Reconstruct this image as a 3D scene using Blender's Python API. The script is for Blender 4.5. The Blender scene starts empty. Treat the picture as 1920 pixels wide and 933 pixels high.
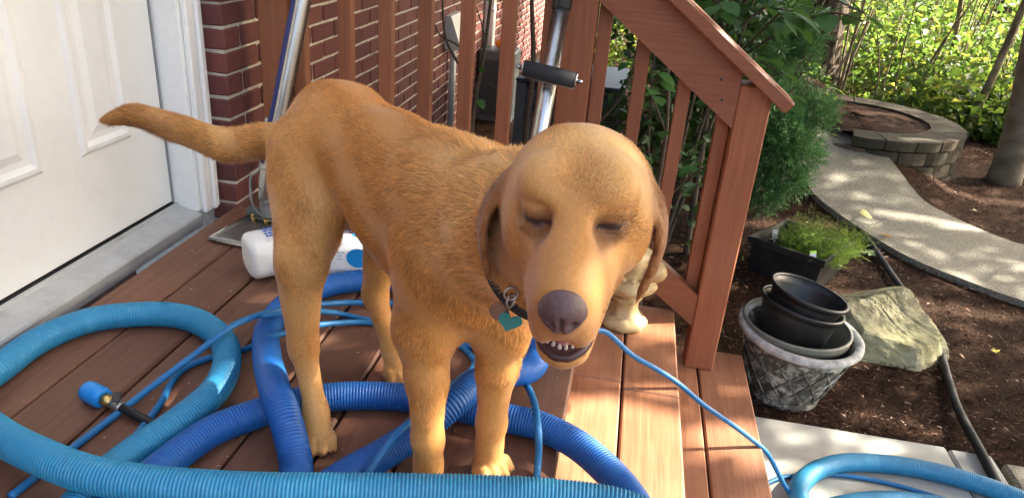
import bpy, math, random
import numpy as np
from mathutils import Vector, Matrix

random.seed(7)
rng = np.random.default_rng(7)
scn = bpy.context.scene
COL = scn.collection

# ------------------------------------------------------------------ camera
cam_d = bpy.data.cameras.new('camera')
cam = bpy.data.objects.new('camera', cam_d)
COL.objects.link(cam)
CR = Vector((0.98254299, 0.1706263, 0.07413455))
CU = Vector((-0.13765766, 0.39876324, 0.90666325))
CF = Vector((-0.12513846, 0.90104081, -0.41529005))
cam.matrix_world = Matrix(((CR.x, CU.x, -CF.x, 0.0), (CR.y, CU.y, -CF.y, 0.0), (CR.z, CU.z, -CF.z, 0.9), (0, 0, 0, 1)))
cam_d.sensor_fit = 'HORIZONTAL'
cam_d.sensor_width = 36.0
cam_d.lens = 36.0 * 1375.0 / 1920.0
cam_d.clip_start = 0.02
cam_d.clip_end = 400
scn.camera = cam

# ------------------------------------------------------------------ light
SUN = Vector((0.74, 0.30, 0.60)).normalized()      # direction towards the sun
world = bpy.data.worlds.new('World')
scn.world = world
world.use_nodes = True
wn = world.node_tree
bg = wn.nodes['Background']
sky = wn.nodes.new('ShaderNodeTexSky')
sky.sky_type = 'NISHITA'
sky.sun_disc = False
sky.sun_elevation = math.asin(SUN.z)
sky.sun_rotation = math.atan2(SUN.x, SUN.y)
sky.air_density = 1.0
sky.dust_density = 7.0
sky.ozone_density = 0.5
wn.links.new(sky.outputs[0], bg.inputs[0])
bg.inputs[1].default_value = 0.15
sun_d = bpy.data.lights.new('sun', 'SUN')
sun_d.energy = 5.0
sun_d.angle = math.radians(0.53)
sun_d.color = (1.0, 0.93, 0.80)
sun = bpy.data.objects.new('sun', sun_d)
COL.objects.link(sun)
sun.rotation_euler = (-SUN).to_track_quat('-Z', 'Y').to_euler()
sun.location = (8, 4, 9)
vs = scn.view_settings
vs.view_transform = 'Standard'
vs.look = 'None'
vs.gamma = 1.0
vs.use_curve_mapping = False
vs.exposure = 2.62
scn.cycles.use_denoising = True
scn.cycles.max_bounces = 5
scn.cycles.diffuse_bounces = 3
scn.cycles.use_adaptive_sampling = True
scn.cycles.adaptive_threshold = .015
scn.cycles.transparent_max_bounces = 8

# ------------------------------------------------------------------ helpers
def put(name, me, parent=None, loc=None, rot=None, label=None, cat=None, group=None, kind=None):
    o = bpy.data.objects.new(name, me)
    COL.objects.link(o)
    if parent is not None:
        o.parent = parent
    if loc is not None:
        o.location = loc
    if rot is not None:
        o.rotation_euler = rot
    if label: o['label'] = label
    if cat: o['category'] = cat
    if group: o['group'] = group
    if kind: o['kind'] = kind
    return o

def thing(name, label, cat, loc=(0, 0, 0), group=None, rot=(0, 0, 0)):
    return put(name, None, loc=loc, rot=rot, label=label, cat=cat, group=group)

def mesh(name, v, f, mat=None, smooth=False):
    me = bpy.data.meshes.new(name)
    if isinstance(v, np.ndarray) and isinstance(f, np.ndarray):
        n = f.shape[1]
        me.vertices.add(len(v))
        me.vertices.foreach_set('co', v.astype(np.float32).ravel())
        me.loops.add(f.size)
        me.loops.foreach_set('vertex_index', f.astype(np.int32).ravel())
        me.polygons.add(len(f))
        me.polygons.foreach_set('loop_start', np.arange(0, f.size, n, dtype=np.int32))
        me.polygons.foreach_set('loop_total', np.full(len(f), n, dtype=np.int32))
        me.update(calc_edges=True)
        me.validate()
    else:
        me.from_pydata([tuple(map(float, p)) for p in v], [], [tuple(map(int, q)) for q in f])
        me.update()
    if mat is not None:
        me.materials.append(mat)
    if smooth:
        me.polygons.foreach_set('use_smooth', [True] * len(me.polygons))
    return me

def chbox(sx, sy, sz, c=0.003, jit=0.0):
    """chamfered box centred on the origin: 24 verts, 26 faces"""
    hx, hy, hz = sx / 2, sy / 2, sz / 2
    v = []; idx = {}
    for i, a in enumerate((-1, 1)):
        for j, b in enumerate((-1, 1)):
            for k, d in enumerate((-1, 1)):
                j3 = [random.uniform(-jit, jit) for _ in range(3)] if jit else (0, 0, 0)
                idx[(i, j, k, 0)] = len(v); v.append((a * hx + j3[0], b * (hy - c) + j3[1], d * (hz - c) + j3[2]))
                idx[(i, j, k, 1)] = len(v); v.append((a * (hx - c) + j3[0], b * hy + j3[1], d * (hz - c) + j3[2]))
                idx[(i, j, k, 2)] = len(v); v.append((a * (hx - c) + j3[0], b * (hy - c) + j3[1], d * hz + j3[2]))
    f = []
    def q(ax, i):
        o = [t for t in range(3) if t != ax]
        r = []
        for (p, s) in ((0, 0), (1, 0), (1, 1), (0, 1)):
            key = [0, 0, 0]; key[ax] = i; key[o[0]] = p; key[o[1]] = s
            r.append(idx[(*key, ax)])
        flip = (i == 0) != (ax == 1)
        return r[::-1] if flip else r
    for ax in range(3):
        for i in (0, 1):
            f.append(q(ax, i))
    for ax in range(3):
        o = [t for t in range(3) if t != ax]
        for p in (0, 1):
            for s in (0, 1):
                a = [0, 0, 0]; b = [0, 0, 0]
                a[ax] = 0; b[ax] = 1
                for t in (a, b):
                    t[o[0]] = p; t[o[1]] = s
                f.append([idx[(*a, o[0])], idx[(*b, o[0])], idx[(*b, o[1])], idx[(*a, o[1])]])
    for i in (0, 1):
        for j in (0, 1):
            for k in (0, 1):
                f.append([idx[(i, j, k, 0)], idx[(i, j, k, 1)], idx[(i, j, k, 2)]])
    return fix_normals(v, f)

def fix_normals(v, f):
    va = np.array(v, float); c = va.mean(0); out = []
    for q in f:
        p = va[list(q)]
        n = np.zeros(3)
        for i in range(len(q)):
            n += np.cross(p[i], p[(i + 1) % len(q)])
        out.append(list(q) if np.dot(n, p.mean(0) - c) >= 0 else list(q)[::-1])
    return v, out

def box_mesh(name, lo, hi, mat, c=0.003):
    lo = np.array(lo, float); hi = np.array(hi, float)
    s = hi - lo
    v, f = chbox(*s, min(c, s.min() * .35))
    v = np.array(v) + (lo + hi) / 2
    return mesh(name, v.tolist(), f, mat)

def box(name, lo, hi, mat, parent=None, c=0.003, **k):
    """box object whose origin sits in the middle of its underside"""
    lo = np.array(lo, float); hi = np.array(hi, float)
    org = np.array([(lo[0] + hi[0]) / 2, (lo[1] + hi[1]) / 2, lo[2]])
    return put(name, box_mesh(name, lo - org, hi - org, mat, c), parent, loc=tuple(org), **k)

def join_mesh(parts):
    V = []; F = []; n = 0
    for v, f in parts:
        V += [tuple(p) for p in v]
        F += [[i + n for i in q] for q in f]
        n += len(v)
    return V, F

def catmull(pts, n_per=10, step=None):
    P = np.array(pts, float)
    P = np.vstack([2 * P[0] - P[1], P, 2 * P[-1] - P[-2]])
    out = []
    for i in range(1, len(P) - 2):
        p0, p1, p2, p3 = P[i - 1:i + 3]
        for t in np.linspace(0, 1, n_per, endpoint=False):
            out.append(.5 * ((2 * p1) + (p2 - p0) * t + (2 * p0 - 5 * p1 + 4 * p2 - p3) * t * t + (3 * p1 - p0 - 3 * p2 + p3) * t ** 3))
    out.append(P[-2])
    out = np.array(out)
    if step:
        for _ in range(3):                      # relax a little so that bends stay round
            out[1:-1] = .5 * out[1:-1] + .25 * (out[:-2] + out[2:])
        s = np.r_[0, np.cumsum(np.linalg.norm(np.diff(out, axis=0), axis=1))]
        m = max(2, int(s[-1] / step))
        t = np.linspace(0, s[-1], m)
        out = np.stack([np.interp(t, s, out[:, k]) for k in range(3)], 1)
        for _ in range(3):
            out[1:-1] = .5 * out[1:-1] + .25 * (out[:-2] + out[2:])
    return out

def sweep(path, radii, seg=12, cap=True):
    path = np.array(path, float); n = len(path)
    radii = np.broadcast_to(np.array(radii, float), (n,))
    T = np.gradient(path, axis=0); T /= np.linalg.norm(T, axis=1)[:, None] + 1e-12
    N = np.zeros_like(T)
    ref = np.array([0, 0, 1.0]) if abs(T[0][2]) < .9 else np.array([1.0, 0, 0])
    N[0] = np.cross(ref, T[0]); N[0] /= np.linalg.norm(N[0])
    for i in range(1, n):
        v = N[i - 1] - T[i] * np.dot(N[i - 1], T[i]); N[i] = v / (np.linalg.norm(v) + 1e-12)
    B = np.cross(T, N)
    a = np.linspace(0, 2 * math.pi, seg, endpoint=False)
    V = path[:, None, :] + radii[:, None, None] * (np.cos(a)[None, :, None] * N[:, None, :] + np.sin(a)[None, :, None] * B[:, None, :])
    V = V.reshape(-1, 3)
    i = np.arange(n - 1)[:, None] * seg; j = np.arange(seg)[None, :]; j2 = (j + 1) % seg
    F = np.stack([i + j, i + j2, i + seg + j2, i + seg + j], -1).reshape(-1, 4)
    V = V.tolist(); F = F.tolist()
    if cap:
        F.append(list(range(seg))[::-1]); F.append(list(range((n - 1) * seg, n * seg)))
    return V, F

def tube(name, path, radii, mat, parent=None, seg=12, cap=True, smooth=True, **k):
    v, f = sweep(path, radii, seg, cap)
    return put(name, mesh(name, v, f, mat, smooth), parent, **k)

def lathe(prof, seg=40):
    """prof: list of (r, z); open polyline swept about z"""
    v = []; f = []; m = len(prof)
    for s in range(seg):
        a = 2 * math.pi * s / seg
        for r, z in prof:
            v.append((r * math.cos(a), r * math.sin(a), z))
    for s in range(seg):
        s2 = (s + 1) % seg
        for k in range(m - 1):
            f.append([s * m + k, s2 * m + k, s2 * m + k + 1, s * m + k + 1])
    return v, f

def smin_np(a, b, k):
    h = np.clip(.5 + .5 * (b - a) / k, 0, 1)
    return b + (a - b) * h - k * h * (1 - h)

def surface_nets(F, org, h):
    """naive surface nets on a scalar grid; returns verts, quads"""
    nx, ny, nz = F.shape
    s = F < 0
    c = np.zeros((nx - 1, ny - 1, nz - 1), np.int8)
    for dx in (0, 1):
        for dy in (0, 1):
            for dz in (0, 1):
                c += s[dx:nx - 1 + dx, dy:ny - 1 + dy, dz:nz - 1 + dz]
    act = (c > 0) & (c < 8)
    ii = np.argwhere(act)
    idx = -np.ones(act.shape, np.int32); idx[act] = np.arange(len(ii))
    acc = np.zeros((len(ii), 3)); cnt = np.zeros(len(ii))
    cor = [(a, b, d) for a in (0, 1) for b in (0, 1) for d in (0, 1)]
    for p in cor:
        for ax in range(3):
            if p[ax] == 1: continue
            q = list(p); q[ax] = 1
            fa = F[ii[:, 0] + p[0], ii[:, 1] + p[1], ii[:, 2] + p[2]]
            fb = F[ii[:, 0] + q[0], ii[:, 1] + q[1], ii[:, 2] + q[2]]
            m = (fa < 0) != (fb < 0)
            t = np.where(m, fa / np.where(m, fa - fb, 1), 0)
            pos = np.array(p, float)[None, :].repeat(len(ii), 0); pos[:, ax] += t
            acc[m] += pos[m]; cnt[m] += 1
    V = (ii + acc / cnt[:, None]) * h + np.array(org)
    Q = []
    for ax in range(3):
        o1, o2 = [(1, 2), (2, 0), (0, 1)][ax]
        sl0 = [slice(None)] * 3; sl1 = [slice(None)] * 3
        sl0[ax] = slice(0, -1); sl1[ax] = slice(1, None)
        a = s[tuple(sl0)]; b = s[tuple(sl1)]
        ch = a != b
        e = np.argwhere(ch)
        e = e[(e[:, o1] > 0) & (e[:, o2] > 0) & (e[:, o1] < F.shape[o1] - 1) & (e[:, o2] < F.shape[o2] - 1)]
        ins = a[e[:, 0], e[:, 1], e[:, 2]]
        def at(d1, d2):
            g = e.copy(); g[:, o1] += d1; g[:, o2] += d2
            return idx[g[:, 0], g[:, 1], g[:, 2]]
        q = np.stack([at(-1, -1), at(0, -1), at(0, 0), at(-1, 0)], 1)
        q = np.where(ins[:, None], q, q[:, ::-1])
        Q.append(q)
    return V, np.vstack(Q)

# ------------------------------------------------------------------ materials
def mat_new(name):
    m = bpy.data.materials.new(name); m.use_nodes = True
    nt = m.node_tree
    return m, nt, nt.nodes['Principled BSDF']

def N(nt, kind, **k):
    n = nt.nodes.new(kind)
    for a, b in k.items():
        if hasattr(n, a): setattr(n, a, b)
        else: n.inputs[a].default_value = b
    return n

def ramp(nt, fac, stops):
    r = nt.nodes.new('ShaderNodeValToRGB')
    e = r.color_ramp.elements
    while len(e) < len(stops): e.new(0.5)
    for i, (p, c) in enumerate(stops):
        e[i].position = p
        e[i].color = (*c, 1) if len(c) == 3 else c
    nt.links.new(fac, r.inputs[0])
    return r.outputs[0]

def coords(nt, scale=(1, 1, 1), use='Object', rnd=True):
    tc = nt.nodes.new('ShaderNodeTexCoord')
    mp = nt.nodes.new('ShaderNodeMapping')
    mp.inputs['Scale'].default_value = scale
    nt.links.new(tc.outputs[use], mp.inputs['Vector'])
    if rnd:
        oi = nt.nodes.new('ShaderNodeObjectInfo')
        ml = N(nt, 'ShaderNodeMath', operation='MULTIPLY'); ml.inputs[1].default_value = 37.0
        nt.links.new(oi.outputs['Random'], ml.inputs[0])
        nt.links.new(ml.outputs[0], mp.inputs['Location'])
    return mp.outputs[0]

def noise(nt, vec, scale, detail=4, rough=.55, dist=0.0):
    n = N(nt, 'ShaderNodeTexNoise'); n.inputs['Scale'].default_value = scale
    n.inputs['Detail'].default_value = detail; n.inputs['Roughness'].default_value = rough
    n.inputs['Distortion'].default_value = dist
    if vec is not None: nt.links.new(vec, n.inputs['Vector'])
    return n.outputs['Fac']

def mixc(nt, fac, a, b, mode='MIX'):
    m = N(nt, 'ShaderNodeMix', data_type='RGBA', blend_type=mode)
    if isinstance(fac, float): m.inputs[0].default_value = fac
    else: nt.links.new(fac, m.inputs[0])
    for i, x in ((6, a), (7, b)):
        if isinstance(x, tuple): m.inputs[i].default_value = (*x, 1)
        else: nt.links.new(x, m.inputs[i])
    return m.outputs[2]

def bump(nt, h, strength=.3, dist=.002):
    b = N(nt, 'ShaderNodeBump'); b.inputs['Strength'].default_value = strength; b.inputs['Distance'].default_value = dist
    nt.links.new(h, b.inputs['Height'])
    return b.outputs[0]

def wood(name, dark, light, axis, rough=.62, worn=None, bs=.5):
    m, nt, p = mat_new(name)
    s = [26, 26, 26]; s[axis] = 1.3
    vec = coords(nt, tuple(s))
    g1 = noise(nt, vec, 3.0, 6, .65, .6)
    s2 = [90, 90, 90]; s2[axis] = 2.0
    g2 = noise(nt, coords(nt, tuple(s2)), 2.2, 3, .6)
    c = ramp(nt, g1, [(.30, dark), (.52, tuple((a + b) / 2 for a, b in zip(dark, light))), (.72, light)])
    c = mixc(nt, .22, c, ramp(nt, g2, [(.3, tuple(.45 * x for x in dark)), (.7, light)]), 'MIX')
    blot = noise(nt, coords(nt, (1, 1, 1)), 7, 3)
    c = mixc(nt, ramp(nt, blot, [(.45, (0, 0, 0)), (.75, (.35, .35, .35))]), c, worn or light)
    sk = [6.0, 6.0, 6.0]; sk[axis] = 2.2
    vk = N(nt, 'ShaderNodeTexVoronoi'); vk.inputs['Scale'].default_value = 1.0; nt.links.new(coords(nt, tuple(sk)), vk.inputs['Vector'])
    c = mixc(nt, ramp(nt, vk.outputs['Distance'], [(.035, (.75, .75, .75)), (.075, (0, 0, 0))]), c, tuple(.35 * x for x in dark))
    gr = noise(nt, coords(nt, (1, 1, 1)), 26, 6, .75)
    c = mixc(nt, ramp(nt, gr, [(.56, (0, 0, 0)), (.72, (.30, .30, .30))]), c, tuple(.5 * x + .02 for x in dark))
    oi = N(nt, 'ShaderNodeObjectInfo')
    hs = N(nt, 'ShaderNodeHueSaturation')
    mr = N(nt, 'ShaderNodeMapRange'); mr.inputs['To Min'].default_value = .80; mr.inputs['To Max'].default_value = 1.14
    nt.links.new(oi.outputs['Random'], mr.inputs['Value']); nt.links.new(mr.outputs[0], hs.inputs['Value'])
    nt.links.new(c, hs.inputs['Color'])
    nt.links.new(hs.outputs[0], p.inputs['Base Color'])
    rr = N(nt, 'ShaderNodeMapRange'); rr.inputs['To Min'].default_value = rough - .12; rr.inputs['To Max'].default_value = rough + .15
    nt.links.new(blot, rr.inputs['Value']); nt.links.new(rr.outputs[0], p.inputs['Roughness'])
    nt.links.new(bump(nt, g2, bs, .0012), p.inputs['Normal'])
    return m

def plain(name, col, rough=.5, metal=0.0, var=.12, scale=30, bs=0.0, spec=.5, dirt=None, dirt_amt=.4, dirt_scale=9):
    m, nt, p = mat_new(name)
    vec = coords(nt)
    n1 = noise(nt, vec, scale, 5, .6)
    c = ramp(nt, n1, [(.3, tuple(x * (1 - var) for x in col)), (.7, tuple(min(1, x * (1 + var)) for x in col))])
    if dirt:
        n2 = noise(nt, vec, dirt_scale, 6, .7)
        c = mixc(nt, ramp(nt, n2, [(.5, (0, 0, 0)), (.72, (dirt_amt,) * 3)]), c, dirt)
    nt.links.new(c, p.inputs['Base Color'])
    rr = N(nt, 'ShaderNodeMapRange'); rr.inputs['To Min'].default_value = max(.03, rough - .08); rr.inputs['To Max'].default_value = min(1, rough + .1)
    nt.links.new(noise(nt, vec, scale * .4, 4), rr.inputs['Value']); nt.links.new(rr.outputs[0], p.inputs['Roughness'])
    p.inputs['Metallic'].default_value = metal
    p.inputs['Specular IOR Level'].default_value = spec
    if bs: nt.links.new(bump(nt, noise(nt, vec, scale * 3, 6, .65), bs, .003), p.inputs['Normal'])
    return m

def leafmat(name, c1, c2, trans=.45, rough=.45, c3=None):
    m, nt, p = mat_new(name)
    gi = N(nt, 'ShaderNodeNewGeometry')
    stops = [(.15, c1), (.75, c2)] + ([(.96, c3)] if c3 else [])
    c = ramp(nt, gi.outputs['Random Per Island'], stops)
    big = noise(nt, coords(nt, rnd=False), 1.3, 3)
    c = mixc(nt, ramp(nt, big, [(.35, (0, 0, 0)), (.7, (.5, .5, .5))]), c, c2)
    nt.links.new(c, p.inputs['Base Color'])
    p.inputs['Roughness'].default_value = rough
    tr = N(nt, 'ShaderNodeBsdfTranslucent')
    hs = N(nt, 'ShaderNodeHueSaturation'); hs.inputs['Value'].default_value = 1.5; hs.inputs['Hue'].default_value = .485
    nt.links.new(c, hs.inputs['Color']); nt.links.new(hs.outputs[0], tr.inputs['Color'])
    mx = N(nt, 'ShaderNodeMixShader'); mx.inputs[0].default_value = trans
    out = nt.nodes['Material Output']
    nt.links.new(p.outputs[0], mx.inputs[1]); nt.links.new(tr.outputs[0], mx.inputs[2]); nt.links.new(mx.outputs[0], out.inputs[0])
    return m

M = {}
RD, RL = (.20, .060, .022), (.31, .102, .040)
for ax, nm in enumerate('xyz'):
    M['rail_' + nm] = wood('stained_wood_' + nm, RD, RL, ax, .55, worn=(.30, .12, .058))
M['rail_slope'] = wood('stained_wood_slope', RD, RL, 0, .55, worn=(.31, .125, .062), bs=.9)
M['deck'] = wood('deck_boards', (.125, .050, .026), (.215, .092, .049), 1, .58, worn=(.25, .13, .082))
M['tread'] = wood('tread_boards', (.20, .078, .036), (.36, .155, .075), 1, .5, worn=(.40, .19, .10))  # lit look put into the colour: brighter than the deck boards
M['mortar'] = plain('mortar', (.56, .50, .41), .9, var=.2, scale=60, bs=.4)
M['white_paint'] = plain('white_paint', (.80, .80, .77), .38, var=.02, scale=12)
M['door_paint'] = plain('door_paint', (.75, .755, .735), .33, var=.03, scale=5, dirt=(.45, .44, .40), dirt_amt=.12, dirt_scale=22)
M['trim_paint'] = plain('trim_paint', (.83, .83, .80), .45, var=.03, scale=30, dirt=(.35, .33, .29), dirt_amt=.10, dirt_scale=40)
M['rubber_grey'] = plain('weatherstrip', (.22, .23, .23), .6)
M['black_rubber'] = plain('black_rubber', (.012, .012, .013), .55)
M['sill'] = plain('aluminium_sill', (.47, .48, .47), .42, .25, var=.08, scale=20, bs=.1, dirt=(.25, .22, .19), dirt_amt=.35, dirt_scale=14)
M['steel'] = plain('brushed_steel', (.46, .46, .44), .27, 1.0, var=.08, scale=14)
M['steel_dull'] = plain('dull_steel', (.42, .42, .41), .40, 1.0, var=.15, scale=18)
M['brass'] = plain('brass', (.60, .42, .14), .35, 1.0, var=.1)
M['tape_blue'] = plain('blue_tape', (.010, .016, .11), .4)
M['foam'] = plain('black_foam', (.016, .017, .019), .75, var=.3, scale=60, bs=.15)
M['jug'] = plain('white_plastic_jug', (.80, .80, .76), .35, var=.02)
M['ink_blue'] = plain('blue_print', (.03, .12, .50), .4)
M['logo_blue'] = plain('logo_blue', (.01, .25, .62), .4)
M['ink_grey'] = plain('grey_print', (.35, .40, .55), .5)
M['statue'] = plain('cream_ceramic', (.50, .36, .165), .45, var=.15, scale=25, bs=.3, dirt=(.20, .13, .05), dirt_amt=.65, dirt_scale=28)
M['black_plastic'] = plain('black_plastic', (.014, .015, .015), .42, var=.3, scale=25, dirt=(.08, .075, .06), dirt_amt=.35)
M['olive_plastic'] = plain('olive_grey_plastic', (.15, .15, .12), .5, var=.12, dirt=(.28, .26, .21), dirt_amt=.4)
M['soil'] = plain('potting_soil', (.018, .012, .009), .95, var=.5, scale=50, bs=.6)
M['tag_white'] = plain('white_tag', (.62, .62, .60), .5)
M['tag_green'] = plain('green_tag', (.35, .62, .05), .5)
M['bark_twig'] = plain('twig_bark', (.085, .062, .042), .85, var=.35, scale=40, bs=.5)
M['grey_metal'] = plain('grey_sheet_metal', (.12, .135, .14), .5, .2, var=.08)
M['dark_metal'] = plain('dark_sheet_metal', (.055, .065, .075), .5, .2)
M['offwhite'] = plain('offwhite_plastic', (.62, .62, .57), .5, var=.06)
M['orange'] = plain('orange_glaze', (.80, .26, .02), .45)
M['concrete'] = plain('landing_concrete', (.37, .365, .325), .82, var=.10, scale=9, bs=.12, dirt=(.28, .24, .17), dirt_amt=.45, dirt_scale=7)
M['pipe_black'] = plain('black_hose_rubber', (.012, .012, .012), .65, var=.2, spec=.25)
M['teal_tag'] = plain('teal_enamel', (.02, .22, .22), .3)
M['collar'] = plain('dark_webbing', (.02, .018, .022), .8)
M['teeth'] = plain('tooth_enamel', (.56, .47, .38), .3)
M['lip'] = plain('dark_lip', (.055, .022, .022), .35)
M['gum'] = plain('pink_gum', (.34, .10, .10), .35)
M['claw'] = plain('claw_horn', (.10, .06, .04), .4)

def brickmat():
    m, nt, p = mat_new('brick_clay')
    oi = N(nt, 'ShaderNodeObjectInfo')
    base = ramp(nt, oi.outputs['Random'], [(0, (.120, .034, .028)), (.3, (.150, .041, .033)), (.6, (.19, .054, .038)), (.85, (.110, .032, .030)), (1, (.22, .074, .050))])
    v = coords(nt, (1, 1, 1))
    n1 = noise(nt, v, 35, 6, .7)
    c = mixc(nt, ramp(nt, n1, [(.35, (0, 0, 0)), (.75, (.55, .55, .55))]), base, (.10, .026, .028))
    n2 = noise(nt, v, 120, 3)
    c = mixc(nt, ramp(nt, n2, [(.66, (0, 0, 0)), (.76, (.4, .4, .4))]), c, (.36, .17, .12))
    nt.links.new(c, p.inputs['Base Color']); p.inputs['Roughness'].default_value = .82
    nt.links.new(bump(nt, n1, .5, .004), p.inputs['Normal'])
    return m
M['brick'] = brickmat()

def hosemat(name, c1, c2, worn):
    m, nt, p = mat_new(name)
    v = coords(nt, (1, 1, 1))
    n1 = noise(nt, v, 5, 4, .6)
    c = ramp(nt, n1, [(.3, c1), (.7, c2)])
    n2 = noise(nt, v, 60, 5, .7)
    c = mixc(nt, ramp(nt, n2, [(.50, (0, 0, 0)), (.72, (.5, .5, .5))]), c, worn)
    n3 = noise(nt, v, 14, 6, .75, .5)
    c = mixc(nt, ramp(nt, n3, [(.55, (0, 0, 0)), (.75, (.45, .45, .45))]), c, tuple(.45 * x + .02 for x in c1))
    nt.links.new(c, p.inputs['Base Color'])
    rr = N(nt, 'ShaderNodeMapRange'); rr.inputs['To Min'].default_value = .40; rr.inputs['To Max'].default_value = .62
    nt.links.new(n1, rr.inputs['Value']); nt.links.new(rr.outputs[0], p.inputs['Roughness'])
    return m
M['hose_light'] = hosemat('sky_blue_vinyl', (.014, .190, .36), (.022, .245, .42), (.09, .32, .46))
M['hose_dark'] = hosemat('cobalt_vinyl', (.003, .084, .33), (.005, .112, .40), (.02, .17, .42))
M['hose_thin'] = hosemat('azure_rubber', (.006, .12, .31), (.010, .155, .37), (.05, .23, .42))
M['cap_blue'] = plain('bright_blue_plastic', (.010, .22, .62), .35)

# ------------------------------------------------------------------ the setting
def gz(x, y):
    x = np.asarray(x, float); y = np.asarray(y, float)
    d = np.clip((y - 6.6) * .9 + (x - 2.0) * .45, 0, None)
    def ss(a, b, t):
        t = np.clip((t - a) / (b - a), 0, 1); return t * t * (3 - 2 * t)
    hill = .27 * ss(4.0, 5.4, y) * (1 - ss(1.7, 2.4, x)) * ss(.1, .8, x)      # the bed climbs towards the planting ring
    return -.585 - .055 * d - .02 * np.clip(x - 2.3, 0, 3) + .012 * np.sin(x * 3.1 + y * 1.7) * np.cos(y * 2.3 - x) + hill

def make_ground():
    xs = np.unique(np.r_[np.linspace(-60, -3, 16), np.linspace(-3, 6, 91), np.linspace(6, 80, 40)])
    ys = np.unique(np.r_[np.linspace(-30, -1, 12), np.linspace(-1, 10, 111), np.linspace(10, 90, 50)])
    X, Y = np.meshgrid(xs, ys, indexing='ij')
    Z = gz(X, Y)
    V = np.stack([X, Y, Z], -1).reshape(-1, 3)
    nx, ny = len(xs), len(ys)
    i, j = np.meshgrid(np.arange(nx - 1), np.arange(ny - 1), indexing='ij')
    a = i * ny + j
    F = np.stack([a, a + ny, a + ny + 1, a + 1], -1).reshape(-1, 4)
    m, nt, p = mat_new('mulch_ground')
    v = coords(nt, rnd=False)
    n1 = noise(nt, v, 28, 8, .75, .4)
    c = ramp(nt, n1, [(.28, (.010, .005, .003)), (.5, (.034, .016, .009)), (.66, (.064, .032, .019)), (.8, (.11, .064, .04))])
    n2 = noise(nt, v, .9, 3)
    c = mixc(nt, ramp(nt, n2, [(.4, (0, 0, 0)), (.7, (.3, .3, .3))]), c, (.055, .035, .021))
    nt.links.new(c, p.inputs['Base Color']); p.inputs['Roughness'].default_value = .95; p.inputs['Specular IOR Level'].default_value = .08
    nt.links.new(bump(nt, n1, 1.0, .02), p.inputs['Normal'])
    put('ground', mesh('ground', V, F, m, True), kind='structure')
make_ground()

# mulch chips: nobody could count them
def make_chips():
    n = 46000
    x = rng.uniform(.45, 3.6, n); y = 2.12 + (rng.uniform(0, 1, n) ** 1.5) * 5.6
    m0 = rng.random(n) < .14
    x[m0] = rng.uniform(-1.05, .5, m0.sum()); y[m0] = rng.uniform(2.3, 5.0, m0.sum())
    keep = ~((x > .46) & (x < 1.36) & (y < 2.13))
    x, y = x[keep], y[keep]; n = len(x)
    z = gz(x, y) + rng.uniform(.002, .016, n)
    L = rng.uniform(.008, .032, n); W = rng.uniform(.002, .007, n); T = W * .6
    a = rng.uniform(0, 2 * np.pi, n); t = rng.normal(0, .35, n)
    d = np.stack([np.cos(a) * np.cos(t), np.sin(a) * np.cos(t), np.sin(t)], 1)
    s = np.stack([-np.sin(a), np.cos(a), rng.normal(0, .3, n)], 1)
    u = np.cross(d, s)
    c = np.stack([x, y, z], 1)
    A = c - d * L[:, None] / 2 - s * W[:, None] / 2; B = c - d * L[:, None] / 2 + s * W[:, None] / 2
    C = c + d * L[:, None] / 2; D = c + u * T[:, None]
    V = np.stack([A, B, C, D], 1).reshape(-1, 3)
    b = np.arange(n)[:, None] * 4
    F = np.concatenate([b + np.array([[0, 1, 3]]), b + np.array([[1, 2, 3]]), b + np.array([[2, 0, 3]])])
    m, nt, p = mat_new('mulch_chip')
    gi = N(nt, 'ShaderNodeNewGeometry')
    c = ramp(nt, gi.outputs['Random Per Island'], [(0, (.012, .006, .004)), (.5, (.044, .021, .012)), (.82, (.082, .041, .024)), (.94, (.17, .105, .07)), (1, (.36, .27, .20))])
    nt.links.new(c, p.inputs['Base Color']); p.inputs['Roughness'].default_value = .9; p.inputs['Specular IOR Level'].default_value = .12
    put('mulch_chips', mesh('mulch_chips', V, F, m), label='dark brown shredded bark mulch covering the bed beside the steps', cat='mulch', kind='stuff')
make_chips()

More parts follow.
